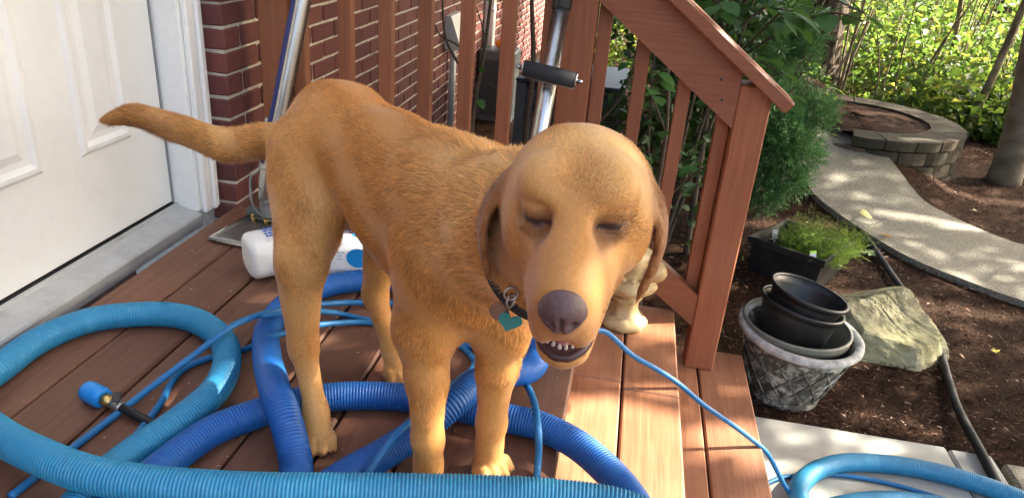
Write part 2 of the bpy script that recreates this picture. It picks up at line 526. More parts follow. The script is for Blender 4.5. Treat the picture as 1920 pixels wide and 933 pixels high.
# curved aggregate walk
def make_path():
    l = np.array([(1.75, 6.6), (1.52, 5.75), (1.318, 5.311), (1.206, 4.994), (1.153, 4.731), (1.157, 4.526), (1.196, 4.367), (1.355, 4.112), (1.542, 3.766), (1.734, 3.569), (1.95, 3.389), (2.5, 3.05), (3.8, 2.6)])
    r = np.array([(1.85, 6.65), (1.60, 5.85), (1.503, 5.304), (1.597, 5.159), (1.705, 5.019), (1.772, 4.787), (1.808, 4.627), (1.862, 4.493), (1.985, 4.385), (2.118, 4.257), (2.258, 4.119), (2.75, 3.75), (4.0, 3.3)])
    def cm(p):
        return catmull(np.c_[p, np.zeros(len(p))], 10)[:, :2]
    l, r = cm(l), cm(r)
    n = len(l); V = []; F = []
    top = -.552
    K = 6
    for a, b in zip(l, r):
        for k in range(K + 1):
            p = a + (b - a) * k / K
            V.append((p[0], p[1], max(top - .02, float(gz(*p)) + .032)))
        V.append((a[0] - .004, a[1] - .004, float(gz(*a)) - .1)); V.append((b[0] + .004, b[1] + .004, float(gz(*b)) - .1))
    W = K + 3
    for i in range(n - 1):
        for k in range(K):
            F.append((i * W + k, i * W + k + 1, (i + 1) * W + k + 1, (i + 1) * W + k)[::-1])
        F.append((i * W + K + 1, i * W, (i + 1) * W, (i + 1) * W + K + 1)[::-1])
        F.append((i * W + K, i * W + K + 2, (i + 1) * W + K + 2, (i + 1) * W + K)[::-1])
    m, nt, p = mat_new('exposed_aggregate')
    v = coords(nt, rnd=False)
    vo = N(nt, 'ShaderNodeTexVoronoi'); vo.inputs['Scale'].default_value = 230; nt.links.new(v, vo.inputs['Vector'])
    hs = N(nt, 'ShaderNodeSeparateColor'); nt.links.new(vo.outputs['Color'], hs.inputs[0])
    c = ramp(nt, hs.outputs[0], [(0, (.11, .10, .072)), (.35, (.175, .16, .12)), (.7, (.22, .20, .152)), (1, (.31, .285, .225))])
    c = mixc(nt, ramp(nt, noise(nt, v, 3, 4), [(.4, (0, 0, 0)), (.7, (.4, .4, .4))]), c, (.135, .122, .085))
    nt.links.new(c, p.inputs['Base Color']); p.inputs['Roughness'].default_value = .85
    nt.links.new(bump(nt, vo.outputs['Distance'], .6, .004), p.inputs['Normal'])
    M['aggregate'] = m
    put('path', mesh('path', V, F, m), kind='structure')
make_path()

# concrete landing: slabs with a joint, and the aggregate walk that leaves it
landing = put('pavement', None, kind='structure')
box('slab', (.44, -1.0, -.72), (1.166, 2.118, -.555), M['concrete'], landing, .008)
box('slab', (1.172, -1.0, -.72), (1.305, 2.112, -.556), M['concrete'], landing, .008)
box('walk_slab', (1.335, -1.0, -.72), (3.2, 2.10, -.566), M['aggregate'], landing, .01)

# ------------------------------------------------------------------ deck and steps
deck = put('deck', None, kind='structure')
EDGE = -.030
xb = EDGE; k = 0
while xb > -1.16:
    x1 = xb; x0 = max(xb - .1395, -1.205)
    if x1 < -1.1: x0 = -1.207
    box('deck_board', (x0, -.8, -.036 + random.uniform(-.001, .001)), (x1 - .0025, 2.16 if x1 > -1.02 else 1.98, 0 + random.uniform(-.0012, .0012)), M['deck'], deck, .005)
    xb -= .142; k += 1
box('deck_board', (-1.158, 1.981, -.036), (-1.027, 2.16, -.0005), M['deck'], deck, .005)
box('rim_joist', (-.085, -.8, -.23), (-.048, 2.15, -.038), M['rail_y'], deck, .003)
box('end_joist', (-1.15, 2.10, -.23), (-.086, 2.138, -.038), M['rail_x'], deck, .003)
for px_, py_ in ((-.9, 2.05), (-.15, 2.05), (-.15, .4)):
    box('support_post', (px_ - .045, py_ - .045, -.62), (px_ + .045, py_ + .045, -.231), M['rail_z'], deck, .004)

def debris():
    r = np.random.default_rng(4); n = 150
    x = r.uniform(-1.15, -.05, n); y = r.uniform(.8, 2.0, n); s = r.uniform(.0012, .0042, n) * (r.random(n) ** .6)
    parts = []
    for i in range(n):
        v, f = chbox(s[i] * r.uniform(1, 3.5), s[i], s[i] * .6, s[i] * .15)
        a = r.uniform(0, 3.1); ca, sa = math.cos(a), math.sin(a)
        parts.append(([(p[0] * ca - p[1] * sa + x[i], p[0] * sa + p[1] * ca + y[i], p[2] + .0018) for p in v], f))
    v, f = join_mesh(parts)
    put('deck_debris', mesh('deck_debris', v, f, plain('pale_crumbs', (.42, .36, .26), .9, var=.4)), label='pale crumbs and bits of debris scattered on the deck boards', cat='debris', kind='stuff')
debris()
steps = thing('porch_steps', 'two reddish brown wooden steps down from deck to concrete landing', 'steps', (.2, 1, -.37))
def in_steps(name, lo, hi, mat, c=.003):
    o = box(name, lo, hi, mat, steps, c); o.location = Vector(o.location) - Vector((.2, 1, -.37)); return o
# upper tread: two boards, each butt-jointed
for (x0, x1) in ((-.052, .0875), (.093, .237)):
    yj = 1.632 - (x0 + .05) * .20
    in_steps('tread_board', (x0, -.7, -.222), (x1, yj - .0015, -.185), M['tread'], .004)
    in_steps('tread_board', (x0, yj + .0015, -.2225), (x1, 2.075, -.1855), M['tread'], .004)
for (x0, x1) in ((.195, .337), (.343, .494)):
    in_steps('tread_board', (x0, -.7, -.408), (x1, 2.18, -.37), M['tread'], .004)
in_steps('riser_board', (.196, -.7, -.368), (.214, 2.06, -.226), M['tread'], .002)
in_steps('riser_board', (.445, -.7, -.60), (.463, 2.12, -.411), M['tread'], .002)
in_steps('stringer', (-.046, 2.02, -.60), (.19, 2.058, -.226), M['rail_x'], .002)

# ------------------------------------------------------------------ railing
rail = thing('deck_railing', 'reddish brown stained wooden railing with square balusters and sloping stair handrail', 'railing', (-.14, 2.095, 0))
RO = Vector((-.14, 2.095, 0))
def rbox(name, lo, hi, mat, c=.003, **k):
    o = box(name, lo, hi, mat, rail, c, **k); o.location = Vector(o.location) - RO; return o
YF = 2.050
rbox('post', (-1.080, YF, 0), (-.991, YF + .089, 1.02), M['rail_z'], .004)
rbox('post', (-.196, YF, 0), (-.107, YF + .089, 1.05), M['rail_z'], .004)
rbox('baluster', (-.989, YF + .024, .09), (-.951, YF + .062, .90), M['rail_z'], .002)
for x in (-.842, -.7205, -.604, -.4835, -.3665, -.252):
    rbox('baluster', (x, YF + .012, .09), (x + .038, YF + .050, .90), M['rail_z'], .002)
rbox('top_rail', (-.989, YF + .0525, .86), (-.198, YF + .0885, .95), M['rail_x'], .003)
rbox('bottom_rail', (-.989, YF + .0525, .07), (-.198, YF + .0885, .16), M['rail_x'], .003)
rbox('cap_rail', (-1.10, YF - .02, .952), (-.09, YF + .12, .99), M['rail_x'], .005)
# stair part: z of the sloping rail's lower edge
SL = -.74
def zl(x): return .415 + SL * (x - .284)
def sloped(name, x0, x1, z_at, th, y0, y1, mat, plumb=True, c=0):
    """board running down the stairs; vertical thickness th, plumb-cut ends"""
    def sec(x):
        z = z_at(x); return [(x, y0, z), (x, y1, z), (x, y1, z + th), (x, y0, z + th)]
    v = sec(x0) + sec(x1)
    f = [(0, 3, 2, 1), (4, 5, 6, 7), (0, 1, 5, 4), (1, 2, 6, 5), (2, 3, 7, 6), (3, 0, 4, 7)]
    v, f = fix_normals(v, f)
    me = mesh(name, [Vector(p) - RO for p in v], f, mat)
    return put(name, me, rail)
rbox('post', (.297, YF, -.37), (.386, YF + .089, zl(.34) + .1535), M['rail_z'], .004)
# post head is cut to the slope of the cap
po = rail.children[-1]
for vtx in po.data.vertices:
    if vtx.co.z > .5:
        wx = vtx.co.x + .3415
        vtx.co.z += SL * (wx - .3415)
sloped('sloping_rail', -.106, .296, zl, .152, YF + .004, YF + .042, M['rail_slope'])
sloped('sloping_rail', -.106, .296, lambda x: -.222 + SL * (x - .297), .105, YF + .004, YF + .042, M['rail_slope'])
# cap board lying on the slope
def cap():
    d = Vector((1, 0, SL)).normalized(); n = Vector((-SL, 0, 1)).normalized()
    a = Vector((-.16, 0, zl(-.16) + .1535)); L = (.418 + .16) / d.x
    v = []
    prof = [(-.036, .003), (-.033, 0), (.075, 0), (.078, .003), (.078, .034), (.072, .038), (-.028, .038), (-.036, .031)]
    for t in (0, .004, L - .010, L):
        ins = .004 if t in (0, L) else 0
        for (yy, h) in prof:
            hh = h if not ins else min(max(h, .004), .034)
            y2 = yy if not ins else min(max(yy, -.031), .073)
            p = a + d * t + n * hh; v.append((p.x - RO.x, YF + y2 - RO.y, p.z))
    f = []; m = len(prof)
    for s in range(3):
        for i in range(m):
            j = (i + 1) % m
            f.append((s * m + i, s * m + j, (s + 1) * m + j, (s + 1) * m + i))
    f.append(tuple(range(m))[::-1]); f.append(tuple(range(3 * m, 4 * m)))
    v, f = fix_normals(v, f)
    put('cap_rail', mesh('cap_rail', v, f, M['rail_slope']), rail)
cap()
for x in (-.104, .010, .136, .257):
    z1 = zl(x) + .09; z0 = -.20 + SL * (x - .297) + .03
    rbox('baluster', (x, YF + .0435, z0), (x + .038, YF + .0815, z1), M['rail_z'], .002)
# a pair of nail heads in the rail end
for (x, z) in ((.255, zl(.255) + .045), (.243, zl(.243) + .09)):
    v, f = lathe([(0, .0012), (.0035, .001), (.004, 0)], 10)
    o = put('nail_head', mesh('nail_head', v, f, M['black_rubber']), rail)
    o.rotation_euler = (math.radians(90), 0, 0); o.location = Vector((x, YF + .0035, z)) - RO

# ------------------------------------------------------------------ house wall
WX = -1.154
house = thing('brick_house_wall', 'dark red brick house wall with pale mortar behind the railing', 'wall', (WX - .05, 5, -.6))
HO = Vector((WX - .05, 5, -.6))
CO, BL, J = .0667, .1935, .0095
def proj(p):
    q = Vector(p) - Vector((0, 0, .9)); z = q.dot(CF)
    if z < .05: return None
    return 960 + 1375 * q.dot(CR) / z, 466.5 - 1375 * q.dot(CU) / z
vb, fb = chbox(.090, BL, CO - J, .004)
variants = []
for k_ in range(6):
    vv, ff = chbox(.090, BL, CO - J, .0045, jit=.0016)
    variants.append(mesh('brick', vv, ff, M['brick']))
half_me = []
for k_ in range(3):
    vv, ff = chbox(.090, BL / 2 - J / 2, CO - J, .0045, jit=.0014)
    half_me.append(mesh('brick', vv, ff, M['brick']))
cand = []
z = -.66; row = 0
YC = 1.987
while z < 2.75:
    zc = z + CO / 2 + .0
    odd = row % 2
    y = YC
    first = True
    while y < 10.5:
        l = BL
        if first and odd: l = BL / 2 - J / 2
        cand.append((WX - .045, y + l / 2, zc, l)); y += l + J; first = False
    z += CO; row += 1
def vis(c):
    q = proj((WX, c[1], c[2]))
    return q is not None and 395 < q[0] < 1075 and -12 < q[1] < 400 and (q[1] < 268 or q[0] < 520)
near = sorted([c for c in cand if vis(c)], key=lambda c: c[1])[:270]
ns = set(near)
for c in near:
    me = random.choice(variants) if c[3] == BL else random.choice(half_me)
    o = put('brick', me, house, loc=(c[0] - HO.x + random.uniform(-.0012, .0012), c[1] - HO.y, c[2] - HO.z))
far = [c for c in cand if c not in ns]
vb = np.array(vb); parts = []
V8 = np.array([(a, b, d) for a in (-1, 1) for b in (-1, 1) for d in (-1, 1)], float) * .5
F6 = np.array([(0, 1, 3, 2), (4, 6, 7, 5), (0, 4, 5, 1), (2, 3, 7, 6), (0, 2, 6, 4), (1, 5, 7, 3)])
AV = []; AF = []
for i, c in enumerate(far):
    AV.append(V8 * np.array([.090, c[3], CO - J]) + np.array([c[0] - HO.x + random.uniform(-.001, .001), c[1] - HO.y, c[2] - HO.z])); AF.append(F6 + 8 * i)
m_far, nt, p = mat_new('brick_clay_far')
gi = N(nt, 'ShaderNodeNewGeometry')
c_ = ramp(nt, gi.outputs['Random Per Island'], [(0, (.120, .034, .028)), (.3, (.150, .041, .033)), (.6, (.19, .054, .038)), (.85, (.110, .032, .030)), (1, (.22, .074, .050))])
nt.links.new(c_, p.inputs['Base Color']); p.inputs['Roughness'].default_value = .85
put('bricks', mesh('bricks', np.vstack(AV), np.vstack(AF), m_far), house, kind='stuff')
# mortar core, set back 7 mm from the brick faces
o = box('mortar', (WX - .40, YC + .007, -.7), (WX - .007, 10.5, 2.75), M['mortar'], house, .001); o.location = Vector(o.location) - HO

o = box('soffit', (WX - .1, 2.30, 2.76), (WX + .62, 10.5, 2.80), M['white_paint'], house, .004); o.location = Vector(o.location) - HO  # unseen eave added to keep sky light off the wall
o = box('fascia', (WX + .622, 2.30, 2.74), (WX + .645, 10.5, 2.95), M['white_paint'], house, .004); o.location = Vector(o.location) - HO

# wall around the door on the camera's side
wall2 = thing('brick_door_surround', 'red brick reveal beside and above the white door', 'wall', (WX - .05, .9, 0))
WO = Vector((WX - .05, .9, 0))
def w2(name, lo, hi, mat, c=.002, **k):
    o = box(name, lo, hi, mat, wall2, c, **k); o.location = Vector(o.location) - WO; return o
w2('wall_core', (WX - .40, -1.6, -.6), (WX - .007, .827, 2.75), M['mortar'])
w2('lintel', (WX - .40, .828, 2.132), (WX - .0075, YC + .004, 2.75), M['mortar'])
AV = []; AF = []; row = 0; z = -.6
while z < 2.7:
    y = .834 if z < 2.13 else YC - J
    n_ = 0
    while y > -1.55:
        l = BL if not (n_ == 0 and row % 2) else BL / 2 - J / 2
        AV.append(V8 * np.array([.090, l, CO - J]) + np.array([WX - .045 - WO.x + random.uniform(-.001, .001), y - l / 2 - WO.y, z + CO / 2])); AF.append(F6 + 8 * len(AF)); y -= l + J; n_ += 1
    z += CO; row += 1
put('bricks', mesh('bricks', np.vstack(AV), np.vstack(AF), m_far), wall2, kind='stuff')

# ------------------------------------------------------------------ door and frame
frame = thing('door_frame', 'white painted door jamb and moulded casing with flaking paint at the foot', 'door frame', (-1.26, 1.9, 0))
FO = Vector((-1.26, 1.9, 0))
def fr(name, lo, hi, mat, c=.002, **k):
    o = box(name, lo, hi, mat, frame, c, **k); o.location = Vector(o.location) - FO; return o
fr('jamb', (-1.36, 1.880, .012), (-1.222, 1.925, 2.11), M['trim_paint'])
fr('door_stop', (-1.3585, 1.872, .030), (-1.297, 1.8785, 2.08), M['rubber_grey'], label='grey weatherstrip along the door edge')
fr('casing', (-1.222, 1.893, .004), (-1.204, 1.930, 2.13), M['trim_paint'], .004)
fr('casing', (-1.222, 1.9315, .003), (-1.196, 1.952, 2.13), M['trim_paint'], .006)
fr('casing', (-1.222, 1.9535, .002), (-1.207, 1.975, 2.13), M['trim_paint'], .003)
fr('jamb', (-1.36, .90, .012), (-1.222, .945, 2.11), M['trim_paint'])
fr('casing', (-1.222, .86, .004), (-1.198, .93, 2.13), M['trim_paint'], .005)
fr('head_jamb', (-1.36, .947, 2.075), (-1.222, 1.878, 2.11), M['trim_paint'])
sill = thing('door_threshold', 'grey aluminium threshold under the white door', 'threshold', (-1.26, 1.4, 0))
SO = Vector((-1.26, 1.4, 0))
def si(name, prof, mat):
    v = []; m = len(prof)
    for y in (.947, 1.879):
        v += [(x - SO.x, y - SO.y, z) for x, z in prof]
    f = [(i, (i + 1) % m, m + (i + 1) % m, m + i) for i in range(m)] + [tuple(range(m))[::-1], tuple(range(m, 2 * m))]
    v, f = fix_normals(v, f)
    put(name, mesh(name, v, f, mat), sill)
si('sill_plate', [(-1.36, -.03), (-1.212, -.03), (-1.212, .004), (-1.216, .009), (-1.285, .024), (-1.36, .024)], M['sill'])
si('sill_ridge', [(-1.296, .0235), (-1.284, .0225), (-1.286, .031), (-1.294, .032)], M['sill'])
si('sweep_seal', [(-1.345, .0245), (-1.299, .0245), (-1.299, .035), (-1.345, .035)], M['black_rubber'])
v_, f_ = chbox(.004, .06, .016, .001)

door = thing('front_door', 'white panelled entry door with raised mouldings', 'door', (-1.32, 1.4, .036))
DO = Vector((-1.32, 1.4, .036))
def dr(name, lo, hi, mat, c=.002):
    o = box(name, lo, hi, mat, door, c); o.location = Vector(o.location) - DO; return o
dr('door_slab', (-1.345, .949, .038), (-1.300, 1.871, 2.072), M['door_paint'], .002)
def panel(y0, y1, z0, z1):
    """raised ring moulding with a sunk channel and a raised field, standing 7 mm proud"""
    prof = [(0.0, .0003), (.010, .0085), (.020, .009), (.032, .0015), (.046, .0012), (.066, .0065)]
    v = []; f = []
    for (ins, h) in prof:
        for (y, z) in ((y0 + ins, z0 + ins), (y1 - ins, z0 + ins), (y1 - ins, z1 - ins), (y0 + ins, z1 - ins)):
            v.append((-1.300 + h - DO.x, y - DO.y, z - DO.z))
    for k in range(len(prof) - 1):
        for i in range(4):
            j = (i + 1) % 4
            f.append((k * 4 + i, k * 4 + j, k * 4 + 4 + j, k * 4 + 4 + i))
    n = (len(prof) - 1) * 4
    f.append((n, n + 1, n + 2, n + 3))
    put('panel', mesh('panel', v, f, M['door_paint']), door)
panel(1.535, 1.728, .275, .93); panel(1.09, 1.41, .275, .93)
panel(1.535, 1.728, 1.06, 1.62); panel(1.09, 1.41, 1.06, 1.62)

# ------------------------------------------------------------------ hoses
def ribbed(path, R, pitch=.0060, depth=.0026, seg=20, smooth_zones=()):
    P = catmull(path, 24, pitch / 4)
    n = len(P)
    ph = np.arange(n) % 4
    r = np.where(ph == 0, R - depth, np.where(ph == 2, R, R - depth * .15))
    for (a, b) in smooth_zones:
        t = np.arange(n) / n
        w = (t > a) & (t < b)
        r = np.where(w & (ph == 0), R - depth * .35, r)
    return sweep(P, r, seg)
def ribbed_hose(name, path, R, mat, label, group=None, **k):
    v, f = ribbed(path, R, **k)
    o = put(name, mesh(name, v, f, mat, True), label=label, cat='hose', group=group)
    return o
HR = .0282
LIGHT = [(0.338, 0.865, 0.030), (0.225, 0.870, 0.050), (0.133, 0.882, 0.075), (0.066, 0.887, 0.086), (-0.016, 0.882, 0.086), (-0.098, 0.869, 0.086), (-0.218, 0.843, 0.086), (-0.335, 0.814, 0.086), (-0.450, 0.785, 0.086), (-0.542, 0.767, 0.086), (-0.630, 0.755, 0.086), (-0.725, 0.753, 0.086), (-0.826, 0.776, 0.080), (-0.936, 0.821, 0.060), (-1.064, 0.893, 0.035), (-1.117, 0.960, 0.028), (-1.119, 1.017, 0.028), (-1.125, 1.106, 0.028), (-1.103, 1.185, 0.028), (-1.058, 1.242, 0.028), (-0.960, 1.287, 0.028), (-0.870, 1.283, 0.028), (-0.780, 1.231, 0.028), (-0.724, 1.152, 0.028), (-0.699, 1.068, 0.028), (-0.705, 0.986, 0.028), (-0.721, 0.915, 0.028), (-0.735, 0.866, 0.028), (-0.742, 0.817, 0.028), (-0.742, 0.761, 0.028), (-0.735, 0.685, 0.028)]
DARK_A = [(-0.407, 0.767, 0.028), (-0.433, 0.836, 0.027), (-0.454, 0.891, 0.035), (-0.481, 0.930, 0.065), (-0.512, 0.968, 0.086), (-0.565, 1.039, 0.086), (-0.642, 1.164, 0.055), (-0.707, 1.296, 0.030), (-0.717, 1.415, 0.028), (-0.668, 1.518, 0.028), (-0.581, 1.583, 0.028), (-0.458, 1.593, 0.028), (-0.310, 1.552, 0.028), (-0.189, 1.469, 0.028), (-0.120, 1.383, 0.028), (-0.118, 1.274, 0.050), (-0.161, 1.190, 0.084), (-0.207, 1.141, 0.086), (-0.233, 1.073, 0.084), (-0.279, 1.026, 0.050), (-0.330, 0.971, 0.030), (-0.370, 0.912, 0.029), (-0.403, 0.847, 0.029), (-0.422, 0.790, 0.029)]
DARK_B = [(-0.695, 0.711, 0.028), (-0.684, 0.782, 0.028), (-0.672, 0.842, 0.028), (-0.660, 0.897, 0.028), (-0.640, 0.955, 0.028), (-0.598, 1.009, 0.028), (-0.549, 1.059, 0.028), (-0.481, 1.101, 0.028), (-0.405, 1.127, 0.028), (-0.323, 1.140, 0.028), (-0.237, 1.137, 0.028), (-0.140, 1.128, 0.028), (-0.078, 1.122, 0.028), (-0.009, 1.091, 0.028), (0.048, 1.041, 0.028), (0.096, 0.979, 0.028), (0.132, 0.901, 0.028)]
THIN_A = [(-0.869, 0.752, 0.007), (-0.861, 0.834, 0.007), (-0.848, 0.951, 0.007), (-0.821, 1.073, 0.020), (-0.778, 1.158, 0.050), (-0.753, 1.189, 0.072), (-0.735, 1.243, 0.074), (-0.693, 1.305, 0.072), (-0.649, 1.385, 0.050), (-0.606, 1.468, 0.020), (-0.539, 1.504, 0.012), (-0.441, 1.537, 0.007), (-0.282, 1.553, 0.007), (-0.136, 1.552, 0.010), (-0.005, 1.550, 0.004)]
THIN_A += [(.035, 1.585, -.020), (.10, 1.615, -.088), (.17, 1.632, -.130), (.235, 1.645, -.172), (.31, 1.662, -.235), (.40, 1.682, -.298), (.46, 1.698, -.345), (.512, 1.708, -.388), (.56, 1.716, -.46), (.61, 1.722, -.530), (.66, 1.68, -.5475), (.70, 1.58, -.5475)]
THIN_B = [(-0.765, 0.857, 0.008), (-0.788, 1.017, 0.007), (-0.806, 1.079, 0.007), (-0.813, 1.139, 0.007), (-0.780, 1.194, 0.007), (-0.731, 1.236, 0.007), (-0.661, 1.202, 0.068), (-0.631, 1.237, 0.068), (-0.607, 1.343, 0.030), (-0.522, 1.420, 0.007), (-0.405, 1.416, 0.007), (-0.311, 1.396, 0.007), (-0.255, 1.343, 0.007), (-0.234, 1.237, 0.050), (-0.239, 1.115, 0.100), (-0.271, 1.028, 0.100), (-0.306, 0.955, 0.085), (-0.331, 0.899, 0.050), (-0.345, 0.858, 0.010)]
THIN_C = [(-0.703, 1.263, 0.080), (-0.650, 1.306, 0.075), (-0.623, 1.383, 0.040), (-0.592, 1.431, 0.012), (-0.525, 1.429, 0.007), (-0.378, 1.411, 0.007), (-0.205, 1.363, 0.007), (-0.130, 1.257, 0.030), (-0.091, 1.134, 0.068), (-0.072, 1.051, 0.068), (-0.067, 1.041, 0.030), (-0.064, 1.012, 0.007), (-0.057, 0.922, 0.007)]
LIGHT_B = [(0.668, 1.569, -0.527), (0.630, 1.697, -0.527), (0.648, 1.778, -0.527), (0.720, 1.861, -0.527), (0.824, 1.915, -0.527), (0.985, 1.938, -0.527), (1.132, 1.924, -0.527), (1.262, 1.881, -0.527), (1.374, 1.813, -0.527)]
LIGHT_C = [(0.527, 1.534, -0.527), (0.682, 1.674, -0.527), (0.860, 1.760, -0.527), (1.024, 1.781, -0.527), (1.141, 1.755, -0.527)]
THIN_D = [(0.451, 1.691, -0.547), (0.558, 1.778, -0.547), (0.618, 1.821, -0.547), (0.757, 1.866, -0.547), (0.895, 1.872, -0.547), (1.024, 1.851, -0.547), (1.166, 1.803, -0.548)]
ribbed_hose('vacuum_hose', LIGHT, HR, M['hose_light'], 'sky blue ribbed vacuum hose looped on the deck in front of the dog', smooth_zones=((.66, .72),))
ribbed_hose('vacuum_hose', DARK_A, HR, M['hose_dark'], 'dark blue ribbed hose curving up beside the left hind leg and behind the dog', smooth_zones=((.12, .30),))
ribbed_hose('vacuum_hose', DARK_B, HR, M['hose_dark'], 'dark blue ribbed hose lying in an arc under the dog from left to right')
ribbed_hose('vacuum_hose', LIGHT_B, HR, M['hose_light'], 'sky blue ribbed hose bending across the concrete landing, upper strand', smooth_zones=((.0, .5),))
ribbed_hose('vacuum_hose', LIGHT_C, HR, M['hose_light'], 'sky blue ribbed hose on the concrete landing, lower strand at the picture edge')
def thin_hose(path, label, r=.0068):
    P = catmull(path, 12, .008)
    return tube('solution_hose', P, r, M['hose_thin'], seg=12, label=label, cat='hose')
thin_hose(THIN_A, 'long thin blue hose crossing the deck and hanging down over the steps')
thin_hose(THIN_B, 'thin blue hose passing under the sky blue loop and between the front legs')
thin_hose(THIN_C, 'thin blue hose bowed over the dark hose right of the front paws')
thin_hose(THIN_D, 'thin blue hose lying on the concrete landing under the sky blue hose')

# quick coupling at a hose end
cp = thing('hose_coupling', 'brass hose coupling with blue cap and black lever inside the sky blue loop', 'coupling', (-.902, 1.0, .02))
ax = Vector((.10, -.026, -.008)).normalized()
def along(name, prof, mat, seg=24):
    v, f = lathe(prof, seg)
    o = put(name, mesh(name, v, f, mat, True), cp)
    o.rotation_euler = ax.to_track_quat('Z', 'Y').to_euler(); return o
along('cap', [(0, -.030), (.014, -.030), (.0185, -.027), (.020, -.020), (.0205, .004), (.019, .016), (.0165, .018), (0, .018)], M['cap_blue'])
along('fitting', [(0, .0185), (.0125, .0185), (.0125, .030), (.0105, .032), (.0105, .040), (0, .040)], M['brass'], 6)
along('valve_body', [(0, .0405), (.0105, .0405), (.011, .050), (.011, .062), (.009, .064), (0, .064)], M['steel_dull'], 8)
along('hose_tail', [(0, .0645), (.0085, .0645), (.0085, .19), (0, .19)], M['black_rubber'], 16)
b = box('lever', (-.004, -.013, .010), (.010, .013, .016), M['black_plastic'], cp, .002); b.location = ax * .055 + Vector((0, 0, .018)); b.rotation_euler = (.2, .1, .5)
b = box('lever_stem', (-.003, -.003, .004), (.003, .003, .018), M['black_plastic'], cp, .001); b.location = ax * .055 + Vector((0, 0, .006))


# ------------------------------------------------------------------ objects
# --- carpet wand with its suction head, leaning on the left post
w1 = thing('cleaning_wand', 'chrome carpet cleaning wand with flat suction head leaning on the left post', 'wand', (-.975, 1.83, 0))
A1 = Vector((-.975, 1.83, 0))
def rel(P, o): return [tuple(Vector(p) - o) for p in P]
tp = catmull([(-.985, 1.86, .045), (-.978, 1.842, .10), (-.966, 1.845, .195), (-.9423, 1.880, .345), (-.9187, 1.915, .495), (-.895, 1.950, .645), (-.848, 2.020, .945)], 8)
tube('tube', rel(tp[8:], A1), .0245, M['steel'], w1, 24)
tube('lower_tube', rel(tp[:11], A1), .0215, M['steel_dull'], w1, 20)
off = np.array([-.012, -.0225, .004])
tube('stripe', rel(tp[17:] + off, A1), .0055, M['tape_blue'], w1, 10)
tube('stripe', rel(tp[17:] + np.array([-.020, -.0155, .003]), A1), .0032, M['tape_blue'], w1, 8)
v, f = lathe([(.0255, -.008), (.0275, -.006), (.0275, .006), (.0255, .008)], 24)
o = put('clamp', mesh('clamp', v, f, M['steel_dull'], True), w1); o.location = Vector((-.968, 1.845, .195)) - A1; o.rotation_euler = (-.3, .05, 0)
tube('solution_pipe', rel(catmull([(-1.00, 1.86, .03), (-1.022, 1.84, .075), (-1.027, 1.842, .13), (-1.02, 1.842, .165), (-.998, 1.842, .185), (-.985, 1.844, .23), (-.98, 1.875, .33)], 8), A1), .0042, M['steel_dull'], w1, 10)
# head: a shallow pressed tray with a raised back roll and brass jets
hd = put('suction_head', None, w1)
HB = [(-1.094, 1.722), (-.905, 1.700), (-.925, 1.885), (-1.066, 1.902)]
def tray():
    v = []; f = []
    c = np.mean(HB, 0)
    def ring(s, z): return [((p[0] - c[0]) * s + c[0] - A1.x, (p[1] - c[1]) * s + c[1] - A1.y, z) for p in HB]
    v = ring(1.0, .004) + ring(1.0, .014) + ring(.95, .017) + ring(.93, .010)
    for k in range(3):
        for i in range(4):
            j = (i + 1) % 4; f.append((k * 4 + i, k * 4 + j, k * 4 + 4 + j, k * 4 + 4 + i))
    f.append((12, 13, 14, 15)); f.append((3, 2, 1, 0))
    return v, f
v, f = tray()
put('tray', mesh('tray', v, f, M['steel_dull']), hd)
tube('back_roll', rel([(-1.068, 1.900, .030), (-.922, 1.884, .030)], A1), .017, M['grey_metal'], hd, 16)
tube('front_lip', rel([(-1.095, 1.720, .008), (-.904, 1.698, .008)], A1), .006, M['steel'], hd, 10)
tube('side_lip', rel([(-1.095, 1.722, .012), (-1.068, 1.902, .016)], A1), .004, M['steel'], hd, 8)
for t in (.20, .50, .80):
    p = Vector((-1.066, 1.868, .022)).lerp(Vector((-.925, 1.852, .022)), t) - A1
    v, f = lathe([(0, -.012), (.0075, -.012), (.0075, .004), (.005, .006), (.005, .016), (0, .016)], 6)
    o = put('jet', mesh('jet', v, f, M['brass']), hd, loc=p); o.rotation_euler = (.5, 0, .1)
v, f = lathe([(0, 0), (.008, 0), (.008, .018), (.005, .02), (.005, .032), (0, .032)], 6)
o = put('brass_elbow', mesh('brass_elbow', v, f, M['brass']), w1, loc=Vector((-1.0, 1.868, .040)) - A1)

# --- second wand with the padded cross handle, leaning on the newel post
w2_ = thing('cleaning_wand', 'chrome wand with black padded cross handle leaning on the newel post', 'wand', (-.232, 1.80, 0))
A2 = Vector((-.232, 1.80, 0))
b0 = Vector((-.2315, 1.79, .025)); b1 = Vector((-.198, 1.999, .704)); dd = (b1 - b0).normalized()
tube('tube', rel([b0, b0.lerp(b1, .5), b0 + dd * .690], A2), .0235, M['steel'], w2_, 24)
tube('grip', rel([b0 + dd * .685, b0 + dd * .69, b0 + dd * .95, b0 + dd * 1.0], A2), [.0235, .0262, .0262, .022], M['black_plastic'], w2_, 20)
hc = b0 + dd * .532 + Vector((.003, -.052, -.002))
hx = Vector((.989, .02, -.135)).normalized()
tube('handle_pad', rel([hc - hx * .068, hc - hx * .066, hc, hc + hx * .066, hc + hx * .068], A2), [.016, .021, .0215, .021, .016], M['foam'], w2_, 20)
tube('handle_rod', rel([hc - hx * .078, hc + hx * .078], A2), .0050, M['steel'], w2_, 10)
for s in (-1, 1):
    tube('end_washer', rel([hc + hx * s * .0685, hc + hx * s * .072], A2), .0195, M['steel'], w2_, 20)
    tube('wing_nut', rel([hc + hx * s * .078, hc + hx * s * .088], A2), [.008, .003], M['steel'], w2_, 8)
